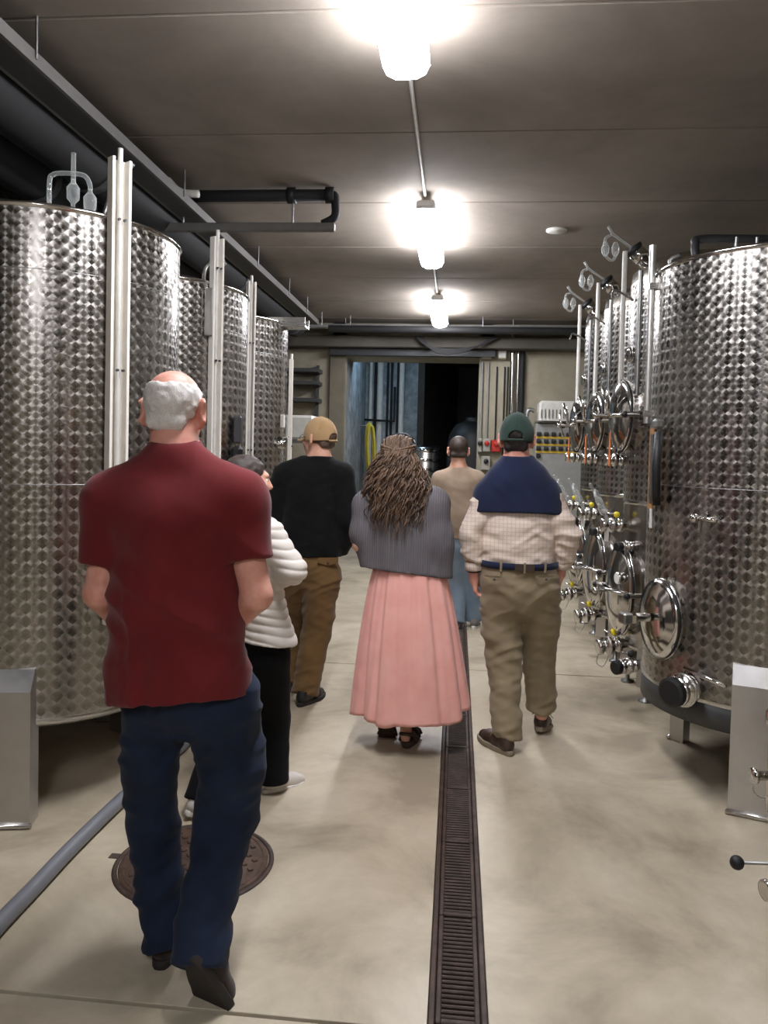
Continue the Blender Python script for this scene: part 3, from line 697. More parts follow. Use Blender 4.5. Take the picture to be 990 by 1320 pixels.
MB().box((cx + .02, YB - .19, .15), (w - .02, .34, .30), bev=.03).build('housing', plain('heater_enamel', (214, 212, 204), .4), hb)
for k in range(12): MB().box((cx - .26 + k * .05, YB - .364, .12), (.012, .012, .12)).build('grille_bar', M_galv, hb)
MB().box((cx + .02, YB - .2, .012), (w + .02, .38, .022)).build('base_tray', M_polish, hb)
MB().tube(smooth_path([(cx - w / 2 - .02, YB - .2, .16), (cx - w / 2 - .08, YB - .2, .18), (cx - w / 2 - .12, YB - .2, .12), (cx - w / 2 - .12, YB - .2, -.2)], 5), .03, 10).build('feed_pipe', M_galv, hb)
# annex contents
for px, r, nm in ((478, .03, 'pale vertical pipe at the far left of the annex wall'), (490, .055, 'thick pale vertical pipe on the annex wall'), (500, .02, 'thin vertical pipe between the thick pale ones in the annex'), (518, .05, 'pale vertical pipe on the annex wall right of the others')):
    x = at(px, 500, 13.55).x
    tag(MB().cyl((x, 13.55, .0), (x, 13.55, 3.25), r, seg=12).build('annex_pipe', M_whitepipe if r > .025 else M_blackpipe), nm, 'pipe', 'pipes on the annex wall')
for px in (484, 505, 513):
    x = at(px, 500, 13.57).x
    tag(MB().cyl((x, 13.57, .0), (x, 13.57, 3.25), .022, seg=10).build('annex_pipe', M_blackpipe), {484: 'dark vertical pipe between the two leftmost pale annex pipes', 505: 'dark vertical pipe in the middle of the annex wall', 513: 'dark vertical pipe left of the rightmost pale annex pipe'}[px], 'pipe', 'pipes on the annex wall')
a = at(470, 541, 13.45); b = at(508, 543, 13.45)
tag(MB().tube([a, b, b + Vector((0, 0, .6))], .022, 8).build('annex_crossbar', M_blackpipe), 'black pipe crossing the annex wall and turning up', 'pipe')
v = thing('steel_vat', 'banded steel vat standing in the dark annex behind the long-haired woman', 'vat', (at(548, 590, 12.9).x, 12.9, 0))
MB().lathe([(.26, .1), (.26, 1.60), (.22, 1.66), (.0001, 1.68)], seg=40).build('shell', M_smooth, v)
for z in (1.58, 1.42, 1.26, 1.0): MB().lathe([(.26, z - .03), (.275, z - .02), (.275, z + .02), (.26, z + .03)], seg=40).build('band', M_polish, v)
for k in range(3): MB().cyl(pol(k * 120 + 30, .2, 0), pol(k * 120 + 30, .2, .12), .025, seg=10).build('foot', M_galv, v)
v = thing('dark_vat', 'large black round-shouldered vat in the darkest corner of the annex', 'vat', (at(600, 590, 12.7).x + .12, 12.75, 0))
MB().lathe([(.42, .02), (.43, 1.60), (.40, 1.85), (.30, 2.02), (.15, 2.08), (.0001, 2.09)], seg=40).build('shell', M_black, v)
MB().lathe([(.14, 2.07), (.14, 2.13), (.12, 2.15), (.0001, 2.15)], seg=24).build('lid', M_black, v)
# yellow hose hung on the annex corner
yh = thing('yellow_hose', 'yellow hose looped on a hook at the left side of the opening', 'hose', (0, 0, 0))
pa = [at(474, 606, 12.9), at(472, 575, 12.9), at(473, 552, 12.9), at(476, 546, 12.9), at(479, 552, 12.9), at(481, 580, 12.9), at(480, 620, 12.9), at(477, 640, 12.9)]
M_yh = plain('yellow_hose_rubber', (196, 178, 62), .5)
for k in range(3): MB().tube(smooth_path([p + Vector((.02 * k, -.03 * k, -.02 * k)) for p in pa], 5), .022, 8).build('loop', M_yh, yh)
hk = at(476, 548, 12.9); MB().cyl((PX0 - .0, 12.9, hk.z - .01), hk + Vector((.05, 0, -.02)), .012, seg=8).build('hook', M_galv, yh)
# dark shelving and white board in the back left corner
sh = thing('shelf_rack', 'dark shelf rack on the wall in the back left corner', 'shelf', (-2.6, YB - .2, 0))
for z in (2.68, 2.50, 2.26): MB().box((.15, 0, z), (.95, .35, .05)).build('shelf_board', M_darkgrey, sh)
for x in (-.3, .56): MB().box((x, .14, 2.35), (.04, .05, .85)).build('upright', M_darkgrey, sh)
wt = thing('white_container', 'white plastic container on a steel stand in the back left corner', 'container', (-2.05, 9.6, 0))
MB().box((0, 0, 1.83), (.56, .5, .30), bev=.03).build('tank', plain('white_plastic', (214, 212, 204), .5), wt)
MB().box((0, 0, 1.655), (.62, .56, .04), bev=.005).build('stand_top', M_galv, wt)
for sx in (-1, 1):
    for sy in (-1, 1): MB().box((sx * .28, sy * .25, .82), (.04, .04, 1.64)).build('leg', M_galv, wt)
tag(MB().lathe([(.001, 0), (.085, 0), (.085, .012), (.001, .014)], (at(717, 319, 6.4).x + .0, 6.4, ZC - .014), seg=20).build('ceiling_plate', M_whitepipe), 'small round pale cover plate on the ceiling above the slim right tanks', 'cover plate')
# ================================================================ smooth bodies and garments (blended round cones, meshed)
_rng = np.random.default_rng(11)
_LAT = _rng.random((32, 32, 32)).astype(np.float32) * 2 - 1
def vnoise(p):
    i = np.floor(p).astype(int); f = p - i; f = f * f * (3 - 2 * f); i &= 31; j = (i + 1) & 31
    g = lambda a, b, c: _LAT[a, b, c]
    x0, y0, z0 = i[:, 0], i[:, 1], i[:, 2]; x1, y1, z1 = j[:, 0], j[:, 1], j[:, 2]; u, v, w = f[:, 0], f[:, 1], f[:, 2]
    return ((g(x0, y0, z0) * (1 - u) + g(x1, y0, z0) * u) * (1 - v) + (g(x0, y1, z0) * (1 - u) + g(x1, y1, z0) * u) * v) * (1 - w) + \
           ((g(x0, y0, z1) * (1 - u) + g(x1, y0, z1) * u) * (1 - v) + (g(x0, y1, z1) * (1 - u) + g(x1, y1, z1) * u) * v) * w
def A(v): return np.array(v, float)
def RC(a, b, ra, rb, sy=1.0, k=.02, cap=False, dv=(0, 1, 0)): return ('rc', A(a), A(b), ra, rb, sy, k, cap, A(dv))
def EL(c, r, M=None, k=.015, sub=False): return ('el', A(c), A(r), np.eye(3) if M is None else np.array(M, float), k, sub)
def CUT(o, n): return ('cut', A(o), _n(n))
def sdf_mesh(name, prims, vox, mat, parent=None, smooth=2, disp=None, nz=None):
    lo = np.full(3, 1e9); hi = -lo
    for q in prims:
        if q[0] == 'rc':
            m = max(q[3], q[4]); lo = np.minimum(lo, np.minimum(q[1], q[2]) - m); hi = np.maximum(hi, np.maximum(q[1], q[2]) + m)
        elif q[0] == 'el' and not q[5]:
            m = q[2].max(); lo = np.minimum(lo, q[1] - m); hi = np.maximum(hi, q[1] + m)
    lo = lo - 4 * vox; hi = hi + 4 * vox
    n = np.ceil((hi - lo) / vox).astype(int) + 1
    ax = [lo[i] + vox * np.arange(n[i]) for i in range(3)]
    D = np.full(n, .5, np.float32)
    for q in prims:
        if q[0] == 'cut': continue
        if q[0] == 'rc':
            _, a, b, ra, rb, sy, k, cap, dv = q; m = max(ra, rb) + k * 1.5 + 3 * vox
            l = np.minimum(a, b) - m; h = np.maximum(a, b) + m
        else:
            _, c, r, M, k, sub = q; m = r.max() + k * 1.5 + 3 * vox; l = c - m; h = c + m
        i0 = np.clip(((l - lo) / vox).astype(int), 0, n - 1); i1 = np.clip(((h - lo) / vox).astype(int) + 2, 1, n)
        if np.any(i1 <= i0): continue
        sl = tuple(slice(i0[i], i1[i]) for i in range(3))
        X, Y, Z = np.meshgrid(*[ax[i][sl[i]] for i in range(3)], indexing='ij')
        P = np.stack([X, Y, Z], -1)
        if q[0] == 'rc':
            pa = P - a; ba = b - a
            if sy != 1.0:
                s = 1 / sy - 1; pa = pa + (pa @ dv)[..., None] * dv * s; ba2 = ba + dv * (ba @ dv) * s
            else: ba2 = ba
            t = np.clip((pa @ ba2) / max(ba2 @ ba2, 1e-9), 0, 1)
            d = np.linalg.norm(pa - t[..., None] * ba2, axis=-1) - (ra + (rb - ra) * t)
            if sy < 1: d = d * (.5 + .5 * sy)
            if cap: d = np.maximum(d, (P - b) @ _n(ba))
            sub = False
        else:
            qq = (P - c) @ M / r; k0 = np.linalg.norm(qq, axis=-1); k1 = np.linalg.norm(qq / r, axis=-1) + 1e-9; d = k0 * (k0 - 1) / k1
        E_ = D[sl]
        if sub:
            h_ = np.clip(.5 - .5 * (E_ + d) / k, 0, 1); D[sl] = E_ * (1 - h_) - d * h_ + k * h_ * (1 - h_)
        else:
            h_ = np.clip(.5 + .5 * (E_ - d) / k, 0, 1); D[sl] = E_ * (1 - h_) + d * h_ - k * h_ * (1 - h_)
    cuts = [q for q in prims if q[0] == 'cut']
    if cuts or nz:
        X, Y, Z = np.meshgrid(*ax, indexing='ij'); P = np.stack([X, Y, Z], -1)
        if nz:
            msk = np.abs(D) < .04; D[msk] += (nz[0] * vnoise(P[msk] * nz[1])).astype(np.float32)
        for _, o, nn in cuts: D = np.maximum(D, ((P - o) @ nn).astype(np.float32))
    D[0] = D[-1] = .5; D[:, 0] = D[:, -1] = .5; D[:, :, 0] = D[:, :, -1] = .5
    # ---- naive surface nets
    S = D < 0
    nx, ny, nz_ = D.shape
    cnt = np.zeros((nx - 1, ny - 1, nz_ - 1), np.int8)
    cs = [(i, j, k) for i in (0, 1) for j in (0, 1) for k in (0, 1)]
    for i, j, k in cs: cnt += S[i:nx - 1 + i, j:ny - 1 + j, k:nz_ - 1 + k]
    act = np.argwhere((cnt > 0) & (cnt < 8))
    idx = np.full(cnt.shape, -1, np.int32); idx[tuple(act.T)] = np.arange(len(act))
    acc = np.zeros((len(act), 3)); num = np.zeros(len(act))
    for c0 in cs:
        for axx in range(3):
            if c0[axx]: continue
            c1 = list(c0); c1[axx] = 1
            d0 = D[tuple((act + c0).T)]; d1 = D[tuple((act + c1).T)]
            mm = (d0 < 0) != (d1 < 0)
            t = d0[mm] / (d0[mm] - d1[mm]); pt = np.tile(np.array(c0, float), (mm.sum(), 1)); pt[:, axx] += t
            acc[mm] += pt; num[mm] += 1
    V = lo + vox * (act + acc / num[:, None])
    quads = []
    for axx in range(3):
        u, w = [a for a in range(3) if a != axx]
        sh = [slice(None)] * 3; s0 = list(sh); s1 = list(sh); s0[axx] = slice(0, -1); s1[axx] = slice(1, None)
        a_, b_ = S[tuple(s0)], S[tuple(s1)]
        for flip, mk in ((False, a_ & ~b_), (True, ~a_ & b_)):
            e = np.argwhere(mk); ok = (e[:, u] > 0) & (e[:, w] > 0) & (e[:, u] < D.shape[u] - 1) & (e[:, w] < D.shape[w] - 1); e = e[ok]
            def ci(du, dw):
                c = e.copy(); c[:, u] += du; c[:, w] += dw; return idx[tuple(c.T)]
            q = np.stack([ci(-1, -1), ci(0, -1), ci(0, 0), ci(-1, 0)], 1)
            if (axx == 1) != flip: q = q[:, ::-1]
            quads.append(q)
    Q = np.concatenate(quads)
    E1 = np.concatenate([Q[:, [0, 1]], Q[:, [1, 2]], Q[:, [2, 3]], Q[:, [3, 0]]])
    def lap(V):
        s = np.zeros_like(V); c = np.zeros(len(V))
        for d in range(3): s[:, d] = np.bincount(E1[:, 0], V[E1[:, 1], d], len(V)) + np.bincount(E1[:, 1], V[E1[:, 0], d], len(V))
        c = np.bincount(E1[:, 0], minlength=len(V)) + np.bincount(E1[:, 1], minlength=len(V))
        return s / np.maximum(c, 1)[:, None]
    for _ in range(smooth): V = V + .5 * (lap(V) - V)
    if disp:
        Nn = np.zeros_like(V); fn = np.cross(V[Q[:, 2]] - V[Q[:, 0]], V[Q[:, 3]] - V[Q[:, 1]])
        for c in range(4):
            for d in range(3): Nn[:, d] += np.bincount(Q[:, c], fn[:, d], len(V))
        Nn /= np.linalg.norm(Nn, axis=1)[:, None] + 1e-12
        V = V + Nn * disp(V, Nn)[:, None]
        V = V + .3 * (lap(V) - V)
    me = bpy.data.meshes.new(name)
    me.vertices.add(len(V)); me.vertices.foreach_set('co', V.astype(np.float32).ravel())
    me.loops.add(Q.size); me.loops.foreach_set('vertex_index', Q.ravel().astype(np.int32))
    me.polygons.add(len(Q)); me.polygons.foreach_set('loop_start', np.arange(0, Q.size, 4, dtype=np.int32))
    me.polygons.foreach_set('use_smooth', np.ones(len(Q), bool))
    me.update(calc_edges=True); me.validate()
    if mat: me.materials.append(mat)
    o = bpy.data.objects.new(name, me); COL.objects.link(o)
    if parent: o.parent = parent; o.location = -parent.location
    return o
def folds(*specs):
    """creases: noise stretched along the fold; each spec: direction across the fold, width, height, stretch, offset"""
    def f(V, Nn):
        h = np.zeros(len(V))
        for d, wl, amp, st, off in specs:
            d = _n(d); e1 = _n(np.cross(d, [0.02, 1, 0.01])); e2 = np.cross(d, e1)
            W_ = V + .03 * np.stack([vnoise(V * 6 + off), vnoise(V * 6 + off + 3), vnoise(V * 6 + off + 5)], 1)
            q = np.stack([W_ @ d / wl, W_ @ e1 / (wl * st), W_ @ e2 / (wl * st)], 1) + off
            n1 = vnoise(q); m = np.clip(.5 + 1.1 * vnoise(V * 5 + off + 7.3), 0, 1)
            h += amp * m * (.75 - 2.2 * np.abs(n1)) + amp * .35 * vnoise(q * 2.1 + 9)
        return h
    return f

# ---------------------------------------------------------------- figure parts
class Head:
    def __init__(self, c, fw, s=1.0, up=(0, 0, 1), ear=1.0):
        self.ear = ear
        self.c = Vector(c); self.s = s; f = Vector(fw).normalized(); u = Vector(up).normalized()
        r = f.cross(u).normalized(); u = r.cross(f).normalized()
        self.M = Matrix((r, f, u)).transposed()
    def p(self, x, y, z): return self.c + self.M @ Vector((x, y, z)) * self.s
    def d(self, x, y, z): return self.M @ Vector((x, y, z))
    def el(self, c, r, rz=0.0, k=.012, sub=False, rx=0.0):
        Rm = self.M @ Matrix.Rotation(rz, 3, 'Z') @ Matrix.Rotation(rx, 3, 'X')
        return EL(self.p(*c), [q * self.s for q in r], np.array(Rm), k, sub)
    def rc(self, a, b, ra, rb, k=.01): return RC(self.p(*a), self.p(*b), ra * self.s, rb * self.s, 1.0, k)
    def cut(self, o, n): return CUT(self.p(*o), self.d(*n))
    def prims(self, neck, rn=.062):
        L = [self.el((0, -.014, .034), (.076, .097, .084)), self.el((0, .035, -.035), (.060, .066, .080), k=.03),
             self.el((0, .062, -.098), (.030, .028, .022), k=.02), self.rc((-.035, .085, .028), (.035, .085, .028), .012, .012, .015),
             self.rc((0, .094, .016), (0, .114, -.028), .008, .012, .01), self.rc((-.013, .098, -.034), (.013, .098, -.034), .009, .009, .008),
             self.rc((-.018, .094, -.064), (.018, .094, -.064), .007, .007, .008), self.rc((-.014, .092, -.076), (.014, .092, -.076), .007, .007, .008),
             self.el((-.034, .092, .006), (.016, .012, .010), k=.01, sub=True), self.el((.034, .092, .006), (.016, .012, .010), k=.01, sub=True),
             self.rc((-.038, .070, -.02), (-.030, .078, -.03), .022, .018, .02), self.rc((.038, .070, -.02), (.030, .078, -.03), .022, .018, .02)]
        for sx in (-1, 1):
            L += [self.el((sx * (.078 + .008 * self.ear), -.012, -.002), (.010, .025 * self.ear, .036 * self.ear), rz=sx * .6, k=.008), self.el((sx * .080, .0, -.036), (.009, .011, .013), k=.008), self.el((sx * (.092 + .008 * self.ear), -.030, .0), (.012, .012, .022), rz=sx * .55, k=.006, sub=True)]
        L += [RC(self.p(0, -.022, -.045), Vector(neck), rn * self.s * .94, rn * self.s * 1.06, 1.0, .025)]
        return L
    def eyes(self, parent, mat_w, mat_d):
        for sx in (-1, 1):
            e = MB().ball(self.p(sx * .034, .079, .006), .0125 * self.s, 12, 8).build('eye', mat_w, parent)
            q = MB().ball(self.p(sx * .034, .0865, .006), .0066 * self.s, 10, 6).build('iris', mat_d, e)
def hand_prims(wrist, d, normal, thumb, s=1.0, curl=.6):
    """palm and five separate, bent fingers; normal points out of the palm"""
    w = Vector(wrist); d = Vector(d).normalized(); nn = Vector(normal); nn = (nn - d * nn.dot(d)).normalized(); t = Vector(thumb); t = (t - d * t.dot(d) - nn * t.dot(nn)).normalized()
    L = [RC(w, w + d * .03 * s, .027 * s, .03 * s, 1, .02)]
    for i, (off, ln) in enumerate(((.030, .072), (.010, .080), (-.010, .075), (-.029, .060))):
        b = w + d * .085 * s + t * off * s
        L.append(RC(w + d * .02 * s + t * off * .6 * s, b, .017 * s, .0125 * s, 1, .012))
        a1 = curl * .7; p1 = b + (d * math.cos(a1) + nn * math.sin(a1)) * ln * .45 * s
        a2 = curl * 1.6; p2 = p1 + (d * math.cos(a2) + nn * math.sin(a2)) * ln * .32 * s
        a3 = curl * 2.3; p3 = p2 + (d * math.cos(a3) + nn * math.sin(a3)) * ln * .25 * s
        L += [RC(b, p1, .0095 * s, .0088 * s, 1, .004), RC(p1, p2, .0088 * s, .008 * s, 1, .004), RC(p2, p3, .008 * s, .007 * s, 1, .004)]
    b = w + d * .028 * s + t * .030 * s
    p1 = b + (d * .75 + t * .6 + nn * .25).normalized() * .042 * s; p2 = p1 + (d * .95 + t * .05 + nn * .4).normalized() * .032 * s
    L += [RC(w + d * .015 * s + t * .01 * s, b, .018 * s, .014 * s, 1, .012), RC(b, p1, .012 * s, .010 * s, 1, .005), RC(p1, p2, .010 * s, .008 * s, 1, .004)]
    return L
def body_mesh(t, H, J, mat, s=1.0, rs=1.0, vox=.0058, hands=True, fw=(0, 1, 0), nk=.062):
    """one continuous body: head, neck, trunk, arms with hands, legs and feet"""
    L = H.prims(J['neck'], nk); ch = (J['shL'] + J['shR']) / 2; dv = Vector(fw)
    low = ch * .35 + J['pelvis'] * .65
    L += [RC(ch + Vector((0, 0, -.06)), low, .125 * rs, .115 * rs, .68, .05, dv=dv), RC(low, J['pelvis'], .115 * rs, .13 * rs, .75, .05, dv=dv)]
    L += [RC(J['neck'], J['shL'], .05, .048, 1, .04), RC(J['neck'], J['shR'], .05, .048, 1, .04), RC(J['neck'], ch + Vector((0, 0, -.06)), .06, .10 * rs, .8, .04, dv=dv)]
    for q in 'LR':
        L += [RC(J['sh' + q], J['el' + q], .050 * s, .043 * s, 1, .02), RC(J['el' + q], J['wr' + q], .042 * s, .027 * s, 1, .015)]
        hp = J.get('hip' + q); L += [RC(hp, J['kn' + q], .068 * s, .046 * s, 1, .03), RC(J['kn' + q], J['an' + q], .045 * s, .034 * s, 1, .02)]
        toe = J.get('toe' + q, J['an' + q] + Vector(fw) * .14 + Vector((0, 0, -.05)))
        L += [RC(J['an' + q] + Vector((0, 0, -.03)), toe, .025 * s, .018 * s, 1, .015)]
        if hands:
            d = (J['wr' + q] - J['el' + q]).normalized(); sgn = 1 if q == 'L' else -1
            d = J.get('hd' + q, d); th = J.get('th' + q, Vector((0, .3, 1))); nn = J.get('pn' + q, Vector((sgn * 1.0, 0, -.2)))
            L += hand_prims(J['wr' + q] + d * .02, d, nn, th, .98 * s, .75)
    return sdf_mesh('body', L, vox, mat, t, 2)
def trousers(t, J, mat, waist_c, rw, legs, vox=.0065, fw=(0, 1, 0), sy=.74, disp=None, top=None, seatr=None, name='trousers'):
    """legs: per leg list of (point, radius) from hip to hem"""
    dv = Vector(fw); P = J['pelvis']
    L = [RC(waist_c, P, rw, seatr or rw * 1.06, sy, .04, dv=dv)]
    for lg in legs:
        for i in range(len(lg) - 1):
            (a, ra), (b, rb) = lg[i], lg[i + 1]
            L.append(RC(a, b, ra, rb, 1, .022, cap=(i == len(lg) - 2)))
    if top is not None: L.append(CUT(top, (0, 0, 1)))
    return sdf_mesh(name, L, vox, mat, t, 2, disp)
def shoe(t, heel, yaw, pitch, mat, sole_mat, L=.285, w=1.0, kind='shoe', name='shoe', roll=0.0, lace=None):
    """heel: point under the heel on the sole; yaw = walking direction (deg from +Y to the left); pitch lifts the heel about the toe"""
    k = L / .285; h = Vector(heel)
    M = Matrix.Rotation(R_(yaw), 3, 'Z') @ Matrix.Rotation(R_(-pitch), 3, 'X')
    def P(a, b, c): return h + M @ Vector((b * k * w, a * k, c * k))
    up_ = np.array(M)
    out = []
    for i in range(28):
        a = 2 * math.pi * i / 28; c = math.cos(a); s = math.sin(a)
        y = .1425 - .1425 * c; ww = (.031 + .014 * max(0, math.sin((y - .03) / .285 * math.pi)) + .006 * (y > .15)) * (abs(s) ** .62) * (1 if s >= 0 else -1)
        out.append((ww, y))
    m = MB(); n = len(out)
    for z, sc in ((0, .97), (.006, 1.0), (.022, 1.0), (.026, .96)): m.v += [tuple(P(.1425 + (y - .1425) * sc, x * sc, z)) for x, y in out]
    for l in range(3): m.f += [(l * n + i, l * n + (i + 1) % n, (l + 1) * n + (i + 1) % n, (l + 1) * n + i) for i in range(n)]
    m.f += [tuple(range(n))[::-1], tuple(3 * n + i for i in range(n))]; m.sm = [True] * (3 * n) + [False, False]
    top = .115 if kind == 'boot' else .085
    pr = [RC(P(.040, 0, .045), P(.10, 0, .05), .034 * k, .036 * k, 1, .02), RC(P(.10, 0, .05), P(.19, 0, .036), .037 * k, .038 * k, 1, .02), RC(P(.19, 0, .034), P(.243, 0, .028), .038 * k, .030 * k, 1, .02),
          RC(P(.05, 0, .05), P(.055, 0, top), .036 * k, .037 * k, 1, .015, cap=True), CUT(P(0, 0, .020), M @ Vector((0, 0, -1)))]
    u = sdf_mesh(name, pr, .0045, mat, t, 2)
    s_ = m.build('sole', sole_mat, u)
    if lace:
        lc = MB()
        for q in range(3): lc.tube([P(.115 + q * .022, -.024, .078 - q * .010), P(.12 + q * .022, 0, .090 - q * .011), P(.115 + q * .022, .024, .078 - q * .010)], .0028, 5)
        lc.tube([P(.11, .0, .09), P(.10, .04, .085), P(.09, .055, .07)], .0026, 5); lc.tube([P(.11, .0, .09), P(.12, -.035, .09), P(.11, -.055, .075)], .0026, 5)
        lc.build('laces', lace, u)
    return u
def person(label, base): return thing('person', label, 'person', base)
def part(mb, name, mat, t):
    """world-space mesh as a part of thing t"""
    o = mb.build(name, mat, t); o.location = -t.location; return o
def loop_band(t, name, mat, c, rx, ry, h, th=.006, fw=(0, 1, 0), tilt=(0, 0, 0)):
    f = Vector(fw).normalized(); r = f.cross(Vector((0, 0, 1))); c = Vector(c); m = MB(); n = 48
    for z, e in ((-h / 2, 0), (-h / 2, th), (h / 2, th), (h / 2, 0)):
        for i in range(n):
            a = 2 * math.pi * i / n; p = c + r * ((rx + e) * math.cos(a)) + f * ((ry + e) * math.sin(a)) + Vector((0, 0, z))
            p.z += tilt[0] * math.cos(a) + tilt[1] * math.sin(a); m.v.append(tuple(p))
    for l in range(4):
        l2 = (l + 1) % 4
        m.f += [(l * n + i, l * n + (i + 1) % n, l2 * n + (i + 1) % n, l2 * n + i) for i in range(n)]
    m.sm = [True] * len(m.f)
    return part(m, name, mat, t)
def brim(t, H, mat, parent, zoff=.012, length=.075, tilt=-.25, off=.085):
    m = MB(); nu, nv = 15, 6
    for th in (0, -.005):
        for i in range(nu):
            a = -1.15 + 2.3 * i / (nu - 1)
            for j in range(nv):
                q = j / (nv - 1); ln = length * math.cos(a * .75)
                x = math.sin(a) * (.078 + .004 * q); y = math.cos(a) * off - .0 + ln * q; z = zoff + tilt * ln * q - .018 * (math.sin(a) ** 2) * q + th
                m.v.append(tuple(H.p(x, y, z)))
    for l in range(2):
        for i in range(nu - 1):
            for j in range(nv - 1):
                b = l * nu * nv; f = (b + i * nv + j, b + i * nv + j + 1, b + (i + 1) * nv + j + 1, b + (i + 1) * nv + j); m.f.append(f if l else f[::-1])
    b = nu * nv
    for i in range(nu - 1): m.f.append((i * nv + nv - 1, (i + 1) * nv + nv - 1, b + (i + 1) * nv + nv - 1, b + i * nv + nv - 1))
    m.sm = [True] * len(m.f)
    o = m.build('brim', mat, parent); return o
def cap_(t, H, mat, opening=False, tilt=0.0):
    L = [H.el((0, -.012, .020), (.089, .114, .118)), H.el((0, -.014, .018), (.0825, .1075, .111), k=.002, sub=True), H.cut((0, 0, -.012), (0, tilt, -1))]
    if opening: L.append(H.el((0, -.12, .010), (.036, .05, .030), k=.002, sub=True))
    c = sdf_mesh('cap', L, .0032, mat, t, 2)
    MB().ball(H.p(0, -.008, .138), .008, 10, 6, (1, 1, .6)).build('button', mat, c)
    for k in range(3):
        a = k * math.pi / 3 + .52
        MB().tube([H.p(.0895 * math.cos(a) * math.cos(e), -.012 + .1145 * math.sin(a) * math.cos(e), .020 + .1185 * math.sin(e)) for e in [.35 + i * (math.pi - .7) / 14 for i in range(15)]], .0016, 4).build('seam', mat, c)
    brim(t, H, mat, c)
    if opening:
        MB().tube([H.p(.042 * math.sin(a), -.012 - .1115 * math.cos(a * .42), -.006) for a in [-1 + i * .2 for i in range(11)]], .008, 6).build('strap', mat, c)
    return c
# ================================================================ people
def skin(name, rgb, rgb2):
    N_ = NT(name); v = N_.coord(); f = N_.noise(v, 22, 5); N_.set(Base_Color=N_.ramp(f, [(.3, s2l(rgb2)), (.7, s2l(rgb))]), Roughness=.5)
    N_.b.inputs['Specular IOR Level'].default_value = .35; N_.b.inputs['Subsurface Weight'].default_value = .08; N_.b.inputs['Subsurface Radius'].default_value = (.01, .004, .002)
    N_.bump(N_.noise(v, 260, 3), .12, .001); return N_.m
M_skin1 = skin('skin_ruddy', (226, 170, 152), (208, 142, 124)); M_skin2 = skin('skin_fair', (226, 178, 154), (208, 154, 130))
M_eyew = plain('eye_white', (225, 222, 216), .25); M_eyed = plain('eye_dark', (48, 36, 28), .2)
def hairmat(name, a, b, sc=(60, 60, 8)):
    N_ = NT(name); v = N_.coord(sc); f = N_.noise(v, 6, 5); N_.set(Base_Color=N_.ramp(f, [(.3, s2l(b)), (.7, s2l(a))]), Roughness=.55); N_.bump(f, .5, .004); return N_.m
M_hwhite = hairmat('white_hair', (242, 239, 235), (205, 199, 194), (90, 90, 30)); M_hdark = hairmat('dark_hair', (44, 36, 32), (22, 18, 17)); M_hbrown = hairmat('brown_hair', (66, 52, 42), (42, 33, 28))
M_hgrey = hairmat('greying_hair', (120, 98, 82), (82, 66, 56))
V3 = Vector

# ---- man in the red T-shirt
t = person('man in a dark red T-shirt and blue jeans with white hair round a bald crown', (-.75, 2.2, 0))
J = dict(neck=at(227, 588, 2.22), shL=at(148, 648, 2.2), shR=at(305, 646, 2.2), elL=at(128, 765, 2.17), elR=at(331, 768, 2.17), wrL=at(185, 835, 2.42), wrR=at(272, 835, 2.42),
         pelvis=at(243, 872, 2.24), hipL=at(201, 905, 2.24), hipR=at(288, 905, 2.24), knL=at(198, 1050, 2.30), anL=at(210, 1215, 2.24), knR=at(297, 1045, 2.26), anR=at(256, 1222, 2.08),
         toeL=at(212, 1240, 2.40), toeR=at(258, 1258, 2.09))
H = Head(at(226, 531, 2.25), (0.03, 1, 0), 1.03, (0, -.06, 1), 1.25)
body = body_mesh(t, H, J, M_skin1, 1.05, 1.2, .0052, nk=.067); H.eyes(body, M_eyew, M_eyed)
hair = sdf_mesh('hair', [H.el((0, -.015, .033), (.0800, .1015, .088)), H.rc((-.030, -.070, -.035), (.030, -.070, -.035), .024, .024, .03), H.el((0, .03, .133), (.085, .150, .088), k=.012, sub=True), H.el((0, .11, -.0), (.12, .10, .2), k=.01, sub=True), H.el((-.09, -.005, -.012), (.03, .026, .040), k=.008, sub=True), H.el((.09, -.005, -.012), (.03, .026, .040), k=.008, sub=True), H.cut((0, 0, -.050), (0, .25, -1))], .0036, M_hwhite, t, 3, nz=(.0036, 75))
M_red_shirt = fabric('red_jersey', (112, 34, 37), (98, 28, 31), .9, 1100)
ch = (J['shL'] + J['shR']) / 2
def redfold(V, Nn):
    zz = V[:, 2]; h = folds(((.5, 0, .9), 0.09, .009, 4.0, 0), ((-.7, 0, .7), 0.08, .009, 4.0, 4), ((1, .2, .15), 0.06, .006, 4.0, 9))(V, Nn)
    return h * np.clip((1.42 - zz) / .25, .25, 1)
S = [RC(at(226, 665, 2.21), at(227, 770, 2.20), .190, .192, .66, .05), RC(at(227, 770, 2.20), at(231, 905, 2.21), .192, .213, .70, .05), RC(at(231, 885, 2.21), at(233, 960, 2.22), .213, .218, .70, .04),
     RC(J['neck'] + V3((0, -.01, -.01)), J['shL'] + V3((0, 0, -.0)), .070, .070, 1, .05), RC(J['neck'] + V3((0, -.01, -.01)), J['shR'] + V3((0, 0, 0)), .070, .070, 1, .05),
     RC(J['shL'], at(225, 680, 2.17), .09, .12, .9, .06), RC(J['shR'], at(225, 680, 2.17), .09, .12, .9, .06),
     RC(J['shL'] + V3((-.012, 0, 0)), at(131, 728, 2.185), .078, .070, 1, .03, cap=True), RC(J['shR'] + V3((.012, 0, 0)), at(320, 722, 2.185), .078, .072, 1, .03, cap=True),
     CUT(at(230, 908, 2.1), (.10, -.16, -1)), CUT(J['neck'] + V3((0, -.02, .048)), (0, -.25, 1))]
shirt = sdf_mesh('t_shirt', S, .0062, M_red_shirt, t, 2, redfold)
